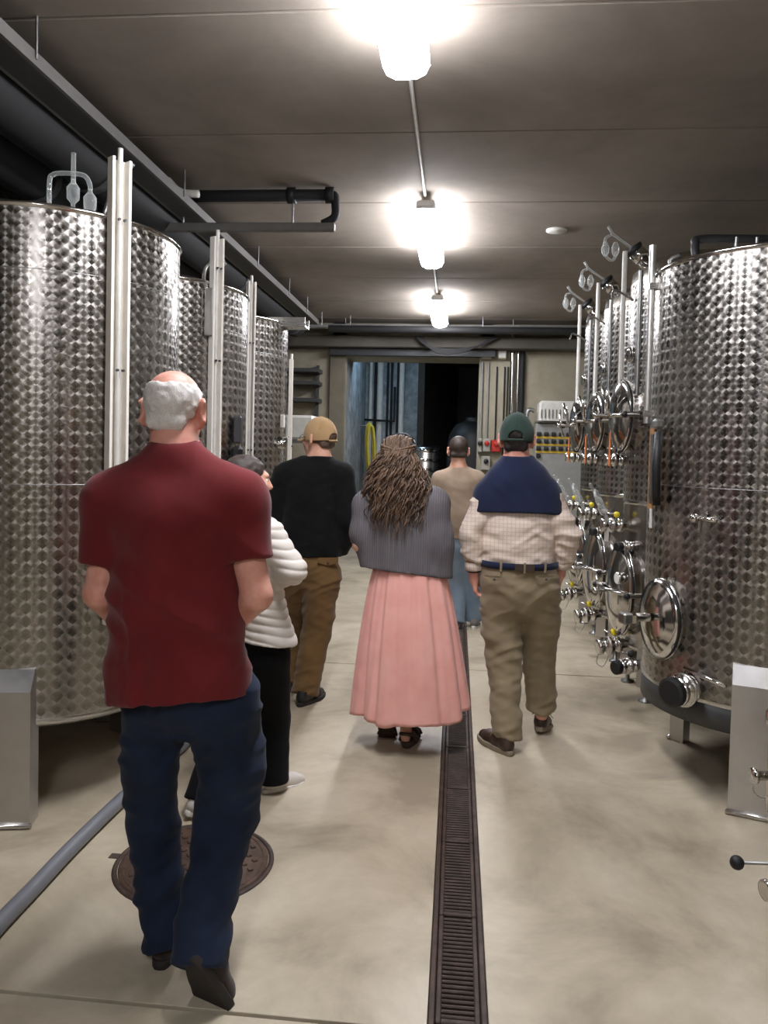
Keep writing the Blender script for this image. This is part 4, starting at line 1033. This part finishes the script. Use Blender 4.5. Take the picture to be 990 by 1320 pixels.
shirt['label'] = 'dark red cotton T-shirt with short sleeves'
# collar band
n_ = 40; cpts = [J['neck'] + V3((.070 * math.cos(a), .062 * math.sin(a) - .004, .036 + .012 * math.sin(a))) for a in [i * 2 * math.pi / n_ for i in range(n_)]]
o = MB().tube(cpts, .008, 8, closed=True).build('collar', M_red_shirt, shirt)
M_jeans = fabric('blue_denim', (34, 45, 68), (24, 32, 50), .88, 700, .4, .05)
df = folds(((.3, .1, 1), 0.06, .011, 4.0, 2), ((-.6, 0, 1), 0.05, .009, 4.0, 5))
trousers(t, J, M_jeans, at(240, 870, 2.23), .185, [
    [(at(200, 905, 2.24), .106), (at(192, 985, 2.27), .086), (at(197, 1060, 2.30), .078), (at(206, 1150, 2.26), .070), (at(211, 1220, 2.225), .064)],
    [(J['hipR'], .112), (at(298, 985, 2.27), .100), (at(291, 1050, 2.27), .090), (at(271, 1150, 2.16), .078), (at(255, 1247, 2.05), .079)]], disp=df, sy=.72, seatr=.195, name='jeans')
for px, s in ((205, 0), (283, 0)):
    q = MB(); c = at(px, 935, 2.24 - .160)
M_boot = fabric('brown_suede', (58, 44, 38), (40, 31, 28), .85, 300, .3); M_bsole = plain('boot_sole', (42, 36, 34), .8)
shoe(t, atz(206, 1250) + V3((0, -.01, 0)), 4, 0, M_boot, M_bsole, .31, 1.2, 'shoe', 'boot')
shoe(t, at(244, 1240, 1.985) + V3((0, .0, .0)), -22, 62, M_boot, M_bsole, .31, 1.2, 'shoe', 'boot')

# ---- woman in the white quilted jacket
t = person('woman in a white quilted jacket and black trousers, face turned to the right', (-.9, 3.3, 0))
fw = V3((.62, .78, 0)).normalized()
J = dict(neck=at(316, 662, 3.32), shL=at(292, 690, 3.45), shR=at(346, 690, 3.26), elL=at(285, 745, 3.42), elR=at(376, 735, 3.24), wrL=at(330, 760, 3.55), wrR=at(338, 752, 3.48),
         pelvis=at(332, 835, 3.34), hipL=at(316, 845, 3.38), hipR=at(345, 845, 3.30), knL=at(288, 945, 3.30), anL=at(257, 1028, 3.15), knR=at(352, 925, 3.44), anR=at(352, 1003, 3.42), toeL=at(266, 1040, 3.25), toeR=at(374, 1012, 3.52))
H = Head(at(319, 620, 3.32), (.88, .47, -.02), .93)
body = body_mesh(t, H, J, M_skin2, .9, .95, .0052, fw=fw, nk=.05); H.eyes(body, M_eyew, M_eyed)
M_hw = hairmat('pulled_back_hair', (70, 56, 48), (42, 34, 31))
hair = sdf_mesh('hair', [H.el((0, -.018, .036), (.084, .105, .090)), H.el((0, -.115, .005), (.035, .03, .035), k=.03), H.el((0, .13, -.055), (.12, .115, .125), k=.012, sub=True), H.cut((0, 0, -.045), (0, .45, -1))], .0042, M_hw, t, 2, nz=(.004, 60))
M_puff = fabric('white_nylon', (226, 219, 210), (214, 206, 197), .62, 1400, .12, .0)
def puff(V, Nn):
    z = V[:, 2]; ph = (z + .25 * (V[:, 0] + .85) * np.clip((1.2 - z) / .3, 0, 1) + .004 * vnoise(V * 14)) / .036
    return .0075 * np.abs(np.sin(np.pi * ph)) ** .55 - .0045 + .002 * vnoise(V * 26)
S = [RC(at(318, 700, 3.35), at(324, 780, 3.34), .150, .158, .78, .05, dv=fw), RC(at(324, 780, 3.34), at(337, 850, 3.34), .158, .205, .80, .05, dv=fw),
     RC(J['neck'] + V3((0, 0, -.03)), J['shR'], .07, .066, 1, .04), RC(J['neck'] + V3((0, 0, -.03)), J['shL'], .07, .066, 1, .04), RC(at(319, 690, 3.34), at(318, 655, 3.33), .09, .062, 1, .03),
     RC(J['shR'], J['elR'], .070, .062, 1, .025), RC(J['elR'], J['wrR'], .062, .046, 1, .02), RC(J['shL'], J['elL'], .068, .060, 1, .025), RC(J['elL'], J['wrL'], .060, .046, 1, .02),
     CUT(at(345, 833, 3.2), (-.16, 0, -1)), CUT(J['neck'] + V3((0, 0, .035)), (.1, -.1, 1))]
jk = sdf_mesh('quilted_jacket', S, .0045, M_puff, t, 1, puff)
jk['label'] = 'white quilted puffer jacket with narrow horizontal channels'
M_blk = fabric('black_trouser_cloth', (20, 21, 26), (14, 15, 18), .9, 600, .2, .02)
trousers(t, J, M_blk, at(330, 810, 3.34), .15, [[(J['hipL'], .10), (J['knL'], .075), (at(256, 1034, 3.15), .066)], [(J['hipR'], .10), (J['knR'], .078), (at(352, 1008, 3.42), .072)]], fw=fw, disp=folds(((.2, 0, 1), 0.062, .003, 4.0, 1)))
M_wsh = fabric('white_knit_shoe', (216, 210, 202), (200, 194, 186), .8, 500, .3); M_wsole = plain('white_sole', (226, 222, 214), .6)
M_wl = plain('white_laces', (225, 221, 214), .7)
a = atz(339, 1024); b = atz(390, 1004)
shoe(t, a + V3((.0, 0, 0)), math.degrees(math.atan2(-(b - a).x, (b - a).y)), 6, M_wsh, M_wsole, .255, .95, name='sneaker', lace=M_wl)
shoe(t, at(238, 1052, 3.08), -38, 18, M_wsh, M_wsole, .255, .95, name='sneaker', lace=M_wl)

# ---- man in black jacket and tan cap
t = person('man in a black zip jacket, tan cap and brown trousers looking left', (-.85, 4.75, 0))
J = dict(neck=at(412, 595, 4.76), shL=at(368, 614, 4.78), shR=at(440, 612, 4.74), elL=at(352, 668, 4.78), elR=at(451, 668, 4.72), wrL=at(372, 706, 4.95), wrR=at(436, 702, 4.84),
         pelvis=at(401, 735, 4.77), hipL=at(387, 742, 4.79), hipR=at(416, 742, 4.75), knL=at(384, 815, 4.98), anL=at(377, 878, 4.92), knR=at(408, 815, 4.76), anR=at(393, 895, 4.66), toeL=at(372, 890, 5.0), toeR=at(400, 905, 4.75))
H = Head(at(411, 566, 4.78), (-.86, .51, .03), 1.02)
body = body_mesh(t, H, J, M_skin2, 1.0, 1.05, .006); H.eyes(body, M_eyew, M_eyed)
sdf_mesh('hair', [H.el((0, -.016, .030), (.0805, .1015, .088)), H.rc((-.034, -.074, -.03), (.034, -.074, -.03), .022, .022, .03), H.el((0, .13, -.02), (.13, .10, .2), k=.01, sub=True), H.cut((0, 0, -.058), (0, .1, -1))], .0042, M_hgrey, t, 2, nz=(.003, 60))
M_tan = fabric('tan_cap_cloth', (190, 158, 116), (172, 140, 100), .9, 700); cap_(t, H, M_tan, True, -.05)
g = MB()
for sx in (-1, 1):
    g.tube([H.p(sx * .034 + .021 * math.cos(a), .108, .004 + .017 * math.sin(a)) for a in [i * math.pi / 8 for i in range(16)]], .0018, 5, closed=True); g.tube([H.p(sx * .055, .108, .008), H.p(sx * .076, .06, .008), H.p(sx * .083, -.005, .006)], .0018, 5)
g.tube([H.p(-.013, .11, .006), H.p(.013, .11, .006)], .0018, 5); part(g, 'glasses', M_black, t)
M_bj = fabric('black_fleece', (20, 21, 22), (13, 13, 14), .95, 500, .3, .06)
S = [RC(at(405, 625, 4.77), at(404, 680, 4.77), .195, .19, .66, .05), RC(at(404, 680, 4.77), at(404, 715, 4.77), .19, .168, .7, .04), RC(at(403, 700, 4.77), at(403, 750, 4.77), .165, .165, .72, .03),
     RC(J['neck'] + V3((0, 0, -.04)), J['shL'], .075, .078, 1, .05), RC(J['neck'] + V3((0, 0, -.04)), J['shR'], .075, .078, 1, .05), RC(J['neck'] + V3((0, 0, -.06)), J['neck'] + V3((0, 0, .05)), .082, .072, 1, .03),
     RC(J['shL'], J['elL'], .084, .070, 1, .03), RC(J['elL'], J['wrL'], .070, .052, 1, .03), RC(J['shR'], J['elR'], .084, .070, 1, .03), RC(J['elR'], J['wrR'] + V3((0, .01, -.05)), .070, .060, 1, .03),
     CUT(at(403, 718, 4.7), (0, 0, -1)), CUT(J['neck'] + V3((0, 0, .035)), (0, 0, 1))]
sdf_mesh('jacket', S, .0065, M_bj, t, 2, folds(((.4, 0, 1), 0.074, .010, 4.0, 3), ((-.5, 0, 1), 0.056, .003, 4.0, 8)))
M_kh = fabric('brown_canvas', (112, 86, 52), (92, 70, 42), .9, 600, .3)
tr = trousers(t, J, M_kh, at(402, 715, 4.77), .152, [[(J['hipL'], .112), (J['knL'], .092), (at(377, 885, 4.92), .080)], [(J['hipR'], .118), (at(411, 790, 4.76), .10), (J['knR'], .092), (at(393, 895, 4.66), .083)]], disp=folds(((.3, 0, 1), 0.068, .012, 4.0, 3), ((-.6, .2, 1), 0.05, .009, 4.0, 6)), top=at(402, 708, 4.7))
def pocket(tr, px, py, Y, w, h, mat, ny=-1, btn=True, skew=0.0):
    c = at(px, py, Y); m = MB().prism([(-w / 2, h / 2), (-w / 2, -h / 2 + .02), (0, -h / 2), (w / 2, -h / 2 + .02), (w / 2, h / 2)][::-1], c, (1, skew, 0), (0, .12, 1), -.005)
    p = m.build('pocket_flap', mat, tr)
    if btn: MB().ball(c + V3((0, -.010, -h * .15)), .007, 8, 6).build('button', M_darkgrey, p)
pocket(tr, 423, 724, 4.655, .12, .05, M_kh, skew=.35)
M_dsh = plain('black_leather', (26, 25, 25), .5); M_dso = plain('dark_sole', (34, 30, 27), .8)
shoe(t, atz(384, 912), -22, 0, M_dsh, M_dso, .29, 1.05, name='shoe')
shoe(t, atz(370, 894), 10, 8, M_dsh, M_dso, .29, 1.05, name='shoe')

# ---- woman with long hair, poncho and pink skirt
t = person('woman with long wavy hair, grey knitted poncho and long pink skirt', (-.28, 4.1, 0))
J = dict(neck=at(514, 628, 4.12), shL=at(474, 652, 4.12), shR=at(557, 650, 4.12), elL=at(464, 702, 4.08), elR=at(575, 695, 4.10), wrL=at(490, 735, 4.28), wrR=at(545, 735, 4.28),
         pelvis=at(526, 765, 4.14), hipL=at(508, 775, 4.14), hipR=at(544, 775, 4.14), knL=at(502, 860, 4.22), anL=at(495, 930, 4.16), knR=at(527, 860, 4.14), anR=at(523, 946, 4.06), toeL=at(494, 950, 4.22), toeR=at(526, 960, 4.2))
H = Head(at(514, 594, 4.13), (.05, 1, -.02), .97)
body = body_mesh(t, H, J, M_skin2, .9, .95, .006, nk=.052); H.eyes(body, M_eyew, M_eyed)
M_pon = NT('grey_rib_knit'); v = M_pon.coord(); wv = M_pon.n('ShaderNodeTexWave', bands_direction='X'); wv.inputs['Scale'].default_value = 26; wv.inputs['Distortion'].default_value = .6; wv.inputs['Detail'].default_value = 1; M_pon.l(v, wv.inputs[0])
f = M_pon.noise(v, 5, 4); M_pon.set(Base_Color=M_pon.mix(M_pon.math('MULTIPLY', wv.outputs['Fac'], .35), M_pon.ramp(f, [(.3, s2l((98, 94, 98))), (.7, s2l((116, 112, 115)))]), s2l((82, 78, 82))), Roughness=.95); M_pon.bump(wv.outputs['Fac'], .5, .004); M_pon = M_pon.m
S = [RC(at(517, 665, 4.12), at(526, 800, 4.13), .205, .225, .68, .06), RC(J['neck'] + V3((0, 0, -.03)), J['shL'], .075, .075, 1, .06), RC(J['neck'] + V3((0, 0, -.03)), J['shR'], .075, .075, 1, .06),
     RC(J['shL'], at(468, 688, 4.10), .076, .066, 1, .05), RC(J['shR'] + V3((.01, 0, 0)), at(565, 700, 4.10), .078, .075, 1, .06), RC(at(566, 690, 4.1), at(572, 780, 4.1), .06, .05, 1, .06), RC(at(470, 685, 4.1), at(490, 780, 4.1), .062, .05, 1, .06),
     CUT(at(525, 740, 4.0), (-.09, -.10, -1)), CUT(J['neck'] + V3((0, 0, .03)), (0, 0, 1))]
sdf_mesh('poncho', S, .0062, M_pon, t, 2, folds(((1, 0, .2), 0.099, .006, 4.0, 3), ((1, 0, -.3), 0.056, .003, 4.0, 6)))
# skirt: pleated sheet, gathered at the waist
M_pink = fabric('pink_linen', (234, 176, 165), (224, 160, 150), .9, 420, .4)
m = MB(); nr, ns = 46, 160; top_c = at(527, 715, 4.14); bot_c = at(524, 914, 4.12)
rs_ = np.random.default_rng(5); ph = rs_.random(6) * 6.28
for i in range(nr):
    q = i / (nr - 1); c = top_c.lerp(bot_c, q)
    for j in range(ns):
        a = 2 * math.pi * j / ns
        rx = .155 + (.318 - .155) * (q ** .62); ry = .115 + (.25 - .115) * q ** .7
        fo = .5 * math.sin(8 * a + ph[0] + 1.1 * q + 1.3 * math.sin(2 * a + ph[5])) + .4 * math.sin(14 * a + ph[1] - 1.4 * q + math.sin(3 * a)) + .3 * (1 - .6 * q) * math.sin(31 * a + ph[2] + 1.2 * math.sin(3 * a)); fo = fo - .35 * abs(fo)
        rr = 1 + (.045 + .05 * q) * fo
        # knees and the trailing calf push the cloth
        x = rx * rr * math.cos(a); y = ry * rr * math.sin(a)
        z = c.z + q * q * (.012 * math.sin(a * 2 + .7) + .008 * math.sin(5 * a + ph[3])) + q ** 3 * (.022 * math.cos(a)) 
        z += .004 * math.sin(40 * q + 3 * math.sin(a * 2 + ph[4])) * q
        m.v.append((c.x + x + .02 * q, c.y + y - .02 * q, z))
for i in range(nr - 1):
    for j in range(ns):
        j2 = (j + 1) % ns; m.f.append((i * ns + j, (i + 1) * ns + j, (i + 1) * ns + j2, i * ns + j2))
m.sm = [True] * len(m.f)
sk = part(m, 'skirt', M_pink, t); md = sk.modifiers.new('thickness', 'SOLIDIFY'); md.thickness = .004
sk['label'] = 'long gathered pink linen skirt'
# hair: wavy locks over a soft core
M_curl = hairmat('wavy_brown_hair', (128, 100, 76), (74, 56, 43), (30, 30, 6)); M_curl2 = hairmat('wavy_dark_hair', (92, 70, 54), (56, 43, 35), (30, 30, 6))
S = [H.el((0, -.02, .04), (.090, .110, .093)), RC(H.p(0, -.07, .02), at(513, 632, 4.03), .085, .10, .7, .03), RC(at(513, 622, 4.03), at(513, 645, 4.01), .125, .09, .5, .03),
     H.el((0, .14, -.04), (.12, .11, .16), k=.02, sub=True)]
hr = sdf_mesh('hair', S, .006, M_curl2, t, 2, nz=(.008, 30))
lr = random.Random(3)
lk1, lk2 = MB(), MB()
for k in range(300):
    a = lr.uniform(-1.45, 1.45); st = lr.uniform(.05, 1.0)
    x0 = math.sin(a) * .095; y0 = -.02 - math.cos(a) * .115; z0 = .02 + .10 * st * (1 - .3 * abs(a))
    p0 = H.p(x0 * (1 - .35 * st), y0 * (1 - .25 * st), z0 + .02)
    ln = lr.uniform(.30, .52) * (1 - .16 * abs(a) / 1.5) ; sp = lr.uniform(.6, 1.45); amp = lr.uniform(.004, .017); wl = lr.uniform(.07, .15); f0 = lr.uniform(0, 6.28)
    pts = []; rr = []; lw_ = lr.uniform(.0028, .0068)
    for i in range(22):
        q = i / 21; s_ = q * ln
        bx = x0 * (1 - .35 * st) + math.sin(a) * (.085 * sp) * min(1, q * 1.7) * (1 - .25 * q); by = y0 * (1 - .25 * st) - .03 * math.sin(min(1, q * 1.5) * 1.57) * abs(math.cos(a)) - .02 * q
        pp = H.p(bx, by, z0 + .02 - s_) + V3((amp * min(1, q * 4) * math.sin(f0 + s_ / wl * 6.28), amp * min(1, q * 4) * math.cos(f0 + s_ / wl * 6.28) - .012, 0))
        pts.append(pp); rr.append(lw_ * (1 - .85 * q ** 2.5) * (.55 + .45 * min(1, q * 5)))
    (lk1 if lr.random() < .6 else lk2).tube(pts, rr, 5)
o = lk1.build('hair_locks', M_curl, hr); o['kind'] = 'stuff'; o = lk2.build('hair_locks', M_curl2, hr); o['kind'] = 'stuff'
tw = MB()
for sx in (-1, 1):
    for k in range(4): tw.tube(smooth_path([H.p(sx * .090, .02, .085 - .012 * k), H.p(sx * .090, -.06, .082 - .014 * k), H.p(sx * .055, -.12, .070 - .012 * k), H.p(0, -.14, .055 - .01 * k)], 6), .007, 6)
for k in range(70):
    x = lr.uniform(-.085, .085); yy = lr.uniform(-.02, .06); h_ = .138 - 3.6 * x * x
    tw.tube(smooth_path([H.p(x, yy, h_ - .3 * yy * yy / .06), H.p(x * .95, -.05, h_ - .004 + lr.uniform(-.004, .008)), H.p(x * .85, -.10, h_ - .035), H.p(x * .7, -.13, h_ - .075), H.p(x * .6 + lr.uniform(-.02, .02), -.14, .02)], 5), lr.uniform(.003, .0055), 5)
tw.build('hair_twist', M_curl, hr)
g = MB(); g.tube([H.p(-.07, .03, .128), H.p(-.02, .05, .150), H.p(.03, .05, .150), H.p(.075, .03, .122)], .007, 6); g.tube([H.p(.075, .03, .122), H.p(.095, -.03, .095), H.p(.10, -.06, .07)], .0035, 6); g.tube([H.p(-.07, .03, .128), H.p(-.093, -.03, .095)], .0035, 6)
part(g, 'sunglasses', M_black, t)
M_sand = plain('brown_leather_strap', (58, 42, 34), .6); M_ssole = plain('cork_sole', (66, 50, 38), .85)
def sandal(heel, yaw, pitch):
    h = V3(heel); M = Matrix.Rotation(R_(yaw), 3, 'Z') @ Matrix.Rotation(R_(-pitch), 3, 'X')
    P = lambda a, b, c: h + M @ V3((b, a, c))
    m = MB(); n = 26; out = []
    for i in range(n):
        a = 2 * math.pi * i / n; y = .125 - .125 * math.cos(a); ww = (.033 + .014 * max(0, math.sin((y - .02) / .25 * math.pi))) * abs(math.sin(a)) ** .6 * (1 if math.sin(a) >= 0 else -1); out.append((ww, y))
    for z in (0, .028): m.v += [tuple(P(y, x, z)) for x, y in out]
    m.f += [(i, (i + 1) % n, n + (i + 1) % n, n + i) for i in range(n)] + [tuple(range(n))[::-1], tuple(n + i for i in range(n))]; m.sm = [True] * n + [False] * 2
    s_ = part(m, 'sandal', M_ssole, t)
    for y, w, z, tt in ((.055, .042, .075, .011), (.13, .046, .07, .013), (.18, .047, .055, .012)):
        MB().tube([P(y, -w, .02), P(y, -w * .8, z * .75), P(y + .004, 0, z), P(y, w * .8, z * .75), P(y, w, .02)], tt, 7).build('strap', M_sand, s_)
    MB().tube([P(.10, -.042, .03), P(.05, -.04, .06), P(.005, -.02, .075), P(-.004, 0, .078), P(.005, .02, .075), P(.05, .04, .06), P(.10, .042, .03)], .009, 7).build('heel_strap', M_sand, s_)
sandal(atz(523, 965), -8, 0); sandal(at(496, 934, 4.07), -4, 52)

# ---- man in the beige sweater, farthest of the group
t = person('young man with short brown hair in a beige sweater, farthest of the group', (.1, 6.9, 0))
J = dict(neck=at(591, 604, 6.88), shL=at(568, 619, 6.88), shR=at(615, 619, 6.88), elL=at(560, 655, 6.88), elR=at(625, 655, 6.88), wrL=at(570, 692, 7.0), wrR=at(624, 692, 6.9),
         pelvis=at(597, 700, 6.9), hipL=at(590, 705, 6.9), hipR=at(606, 705, 6.9), knL=at(590, 752, 6.98), anL=at(588, 800, 6.86), knR=at(609, 750, 6.98), anR=at(610, 798, 6.98))
H = Head(at(591, 581, 6.9), (0, 1, 0), 1.06)
body = body_mesh(t, H, J, M_skin2, 1.0, 1.05, .007); H.eyes(body, M_eyew, M_eyed)
sdf_mesh('hair', [H.el((0, -.016, .036), (.082, .103, .090)), H.rc((-.04, -.078, -.035), (.04, -.078, -.035), .026, .026, .02), H.el((0, .13, -.03), (.13, .10, .13), k=.01, sub=True), H.cut((0, 0, -.05), (0, .1, -1))], .005, M_hbrown, t, 2)
M_bg = fabric('beige_sweater_knit', (158, 138, 118), (140, 122, 104), .95, 500, .3)
S = [RC(at(591, 630, 6.88), at(593, 665, 6.88), .195, .19, .66, .05), RC(at(593, 665, 6.88), at(596, 700, 6.9), .19, .175, .7, .05), RC(J['neck'] + V3((0, 0, -.04)), J['shL'], .07, .075, 1, .05), RC(J['neck'] + V3((0, 0, -.04)), J['shR'], .07, .075, 1, .05),
     RC(J['shL'], J['elL'], .082, .066, 1, .03), RC(J['elL'], J['wrL'], .066, .048, 1, .03), RC(J['shR'], J['elR'], .082, .066, 1, .03), RC(J['elR'], J['wrR'], .066, .048, 1, .03), CUT(at(596, 695, 6.8), (0, 0, -1)), CUT(J['neck'] + V3((0, 0, .03)), (0, 0, 1))]
sdf_mesh('sweater', S, .0075, M_bg, t, 2, folds(((.4, 0, 1), 0.081, .005, 4.0, 3)))
M_lj = fabric('light_denim', (122, 138, 152), (104, 120, 136), .9, 500, .3)
trousers(t, J, M_lj, at(596, 690, 6.9), .155, [[(J['hipL'], .105), (J['knL'], .085), (at(588, 803, 6.86), .075)], [(J['hipR'], .105), (J['knR'], .085), (at(610, 800, 6.98), .075)]], vox=.0075, disp=folds(((.3, 0, 1), 0.062, .004, 4.0, 3)), name='jeans')
M_gs = fabric('grey_sneaker', (120, 116, 110), (100, 96, 90), .8, 300); shoe(t, atz(610, 810) + V3((0, -.02, 0)), -8, 10, M_gs, M_wsole, .28, 1.0, name='sneaker'); shoe(t, V3((J['anL'].x, J['anL'].y - .06, 0)), 5, 0, M_gs, M_wsole, .28, 1.0, name='sneaker')

# ---- man with the green cap
t = person('man in a green cap with a navy sweater over his shoulders and khaki trousers', (.4, 4.15, 0))
J = dict(neck=at(666, 598, 4.17), shL=at(630, 640, 4.16), shR=at(704, 640, 4.16), elL=at(607, 690, 4.14), elR=at(733, 690, 4.14), wrL=at(611, 735, 4.17), wrR=at(724, 728, 4.22),
         pelvis=at(668, 748, 4.17), hipL=at(648, 755, 4.17), hipR=at(692, 755, 4.17), knL=at(650, 850, 4.17), anL=at(654, 948, 4.07), knR=at(695, 840, 4.30), anR=at(698, 920, 4.36), toeL=at(640, 962, 4.18), toeR=at(706, 940, 4.46),
         hdL=V3((.10, .15, -1)), hdR=V3((-.12, .15, -1)), thL=V3((0, 1, 0)), thR=V3((0, 1, 0)), pnL=V3((1, 0, 0)), pnR=V3((-1, 0, 0)))
H = Head(at(666, 566, 4.19), (.12, 1, 0), 1.04)
body = body_mesh(t, H, J, M_skin1, 1.05, 1.15, .0058, nk=.066); H.eyes(body, M_eyew, M_eyed)
sdf_mesh('hair', [H.el((0, -.016, .030), (.0805, .1015, .088)), H.rc((-.036, -.072, -.042), (.036, -.072, -.042), .024, .024, .03), H.el((0, .12, -.02), (.13, .10, .2), k=.01, sub=True), H.cut((0, 0, -.075), (0, .1, -1))], .0042, M_hdark, t, 2, nz=(.003, 60))
M_gc = fabric('green_cap_cloth', (52, 70, 62), (42, 58, 52), .9, 700); cap_(t, H, M_gc, True)
# checked shirt
Nm = NT('checked_shirt'); v = Nm.coord(); sp = Nm.n('ShaderNodeSeparateXYZ'); Nm.l(v, sp.inputs[0])
lx = Nm.math('LESS_THAN', Nm.math('FRACT', Nm.math('MULTIPLY', sp.outputs[0], 48)), .18); lz = Nm.math('LESS_THAN', Nm.math('FRACT', Nm.math('MULTIPLY', sp.outputs[2], 48)), .18)
Nm.set(Base_Color=Nm.mix(Nm.math('MULTIPLY', Nm.math('MAXIMUM', lx, lz), .4), s2l((216, 200, 186)), s2l((170, 140, 128))), Roughness=.9); Nm.bump(Nm.noise(v, 600, 2), .2, .001); M_chk = Nm.m
S = [RC(at(667, 640, 4.17), at(667, 690, 4.17), .180, .185, .68, .04), RC(at(667, 690, 4.17), at(668, 740, 4.17), .192, .198, .74, .04), RC(J['neck'] + V3((0, 0, -.05)), J['shL'], .07, .075, 1, .05), RC(J['neck'] + V3((0, 0, -.05)), J['shR'], .07, .075, 1, .05),
     RC(J['shL'], J['elL'], .076, .066, 1, .012), RC(J['elL'], at(612, 728, 4.16), .066, .056, 1, .012, cap=True), RC(J['shR'], J['elR'], .076, .066, 1, .012), RC(J['elR'], at(724, 724, 4.2), .066, .056, 1, .012, cap=True),
     CUT(J['neck'] + V3((0, 0, .0)), (0, 0, 1))]
S2 = S[:2] + S[2:]
zb = at(668, 724, 4.1).z
shirt = sdf_mesh('shirt', [q for q in S] + [CUT(V3((.4, 4.1, zb - .012)), (0, 0, -1))], .006, M_chk, t, 2, folds(((.3, 0, 1), 0.06, .010, 4.0, 3), ((-.45, 0, 1), 0.045, .008, 4.0, 7)))
shirt['label'] = 'cream checked long-sleeved shirt'
# cuffs
for q, s in (('L', 1), ('R', -1)):
    c = at(612, 730, 4.16) if q == 'L' else at(724, 726, 4.2); d = (J['wr' + q] - J['el' + q]).normalized()
    MB().lathe([(.040, -.03), (.052, -.032), (.054, .01), (.050, .014), (.04, .014)], c, d, 20).build('cuff', M_chk, shirt)
M_navy = fabric('navy_knit', (32, 40, 68), (24, 30, 52), .95, 420, .4)
S = [RC(at(667, 632, 4.165), at(668, 690, 4.155), .185, .20, .74, .05), RC(J['neck'] + V3((0, 0, -.03)), J['shL'] + V3((.015, 0, .0)), .082, .082, 1, .05), RC(J['neck'] + V3((0, 0, -.03)), J['shR'] + V3((-.015, 0, 0)), .082, .082, 1, .05),
     RC(J['neck'] + V3((0, 0, -.05)), J['neck'] + V3((0, -.0, .03)), .105, .078, 1, .03), RC(J['shL'] + V3((.008, 0, 0)), at(625, 690, 4.14), .094, .082, 1, .03), RC(J['shR'] + V3((-.008, 0, 0)), at(710, 690, 4.14), .094, .082, 1, .03),
     CUT(at(668, 661, 4.0), (0, -.12, -1)), CUT(J['neck'] + V3((0, 0, .045)), (0, -.1, 1))]
sw = sdf_mesh('draped_sweater', S, .006, M_navy, t, 2, folds(((.8, 0, .6), 0.08, .003, 4.0, 2), ((-.8, 0, .5), 0.09, .003, 4.0, 6)))
sw['label'] = 'navy knitted sweater draped round the shoulders'
M_khaki = fabric('khaki_twill', (146, 132, 106), (130, 116, 92), .9, 600, .3)
dk = folds(((.35, 0, 1), 0.07, .013, 4.0, 3), ((-.5, .2, 1), 0.055, .010, 4.0, 6))
tr = trousers(t, J, M_khaki, at(668, 725, 4.17), .196, [[(J['hipL'], .122), (at(647, 810, 4.19), .108), (at(650, 860, 4.17), .092), (at(655, 953, 4.07), .074)], [(J['hipR'], .125), (at(696, 800, 4.24), .110), (J['knR'], .092), (at(697, 914, 4.36), .080)]], sy=.76, seatr=.205, disp=dk, top=at(668, 725.5, 4.0))
bc = at(668, 725.5, 4.17)
belt = loop_band(t, 'belt', M_navy, bc, .206, .160, .034, .007)
MB().box(V3((bc.x + .02, bc.y - .170, bc.z)), (.10, .006, .036)).build('belt_patch', M_sand, belt)
for dx in (-.10, .02, .13): MB().box(V3((bc.x + dx, bc.y - .170 * math.sqrt(max(.1, 1 - (dx / .21) ** 2)), bc.z - .002)), (.012, .008, .055), bev=.002).build('belt_loop', M_khaki, tr)
pocket(tr, 637, 746, 4.003, .11, .012, M_khaki, skew=-.25); pocket(tr, 704, 746, 4.003, .11, .012, M_khaki, skew=.25)
o = MB().lathe([(.034, -.014), (.040, -.014), (.041, .0), (.040, .014), (.034, .014)], J['wrL'] + V3((.0, 0, .01)), J['hdL'], 24).build('wristwatch', M_black, t); o.location = -t.location
MB().box(J['wrL'] + V3((-.038, -.01, .01)), (.012, .03, .032), bev=.004).build('watch_case', M_darkgrey, o)
M_boat = plain('brown_leather', (62, 43, 34), .45, var=.15); M_gum = plain('gum_sole', (128, 114, 96), .7); M_lc = plain('leather_lace', (112, 86, 64), .7)
shoe(t, atz(660, 976), 32, 0, M_boat, M_gum, .30, 1.05, name='boat_shoe', lace=M_lc)
shoe(t, at(695, 944, 4.31), -14, 12, M_boat, M_gum, .30, 1.05, name='boat_shoe', lace=M_lc)
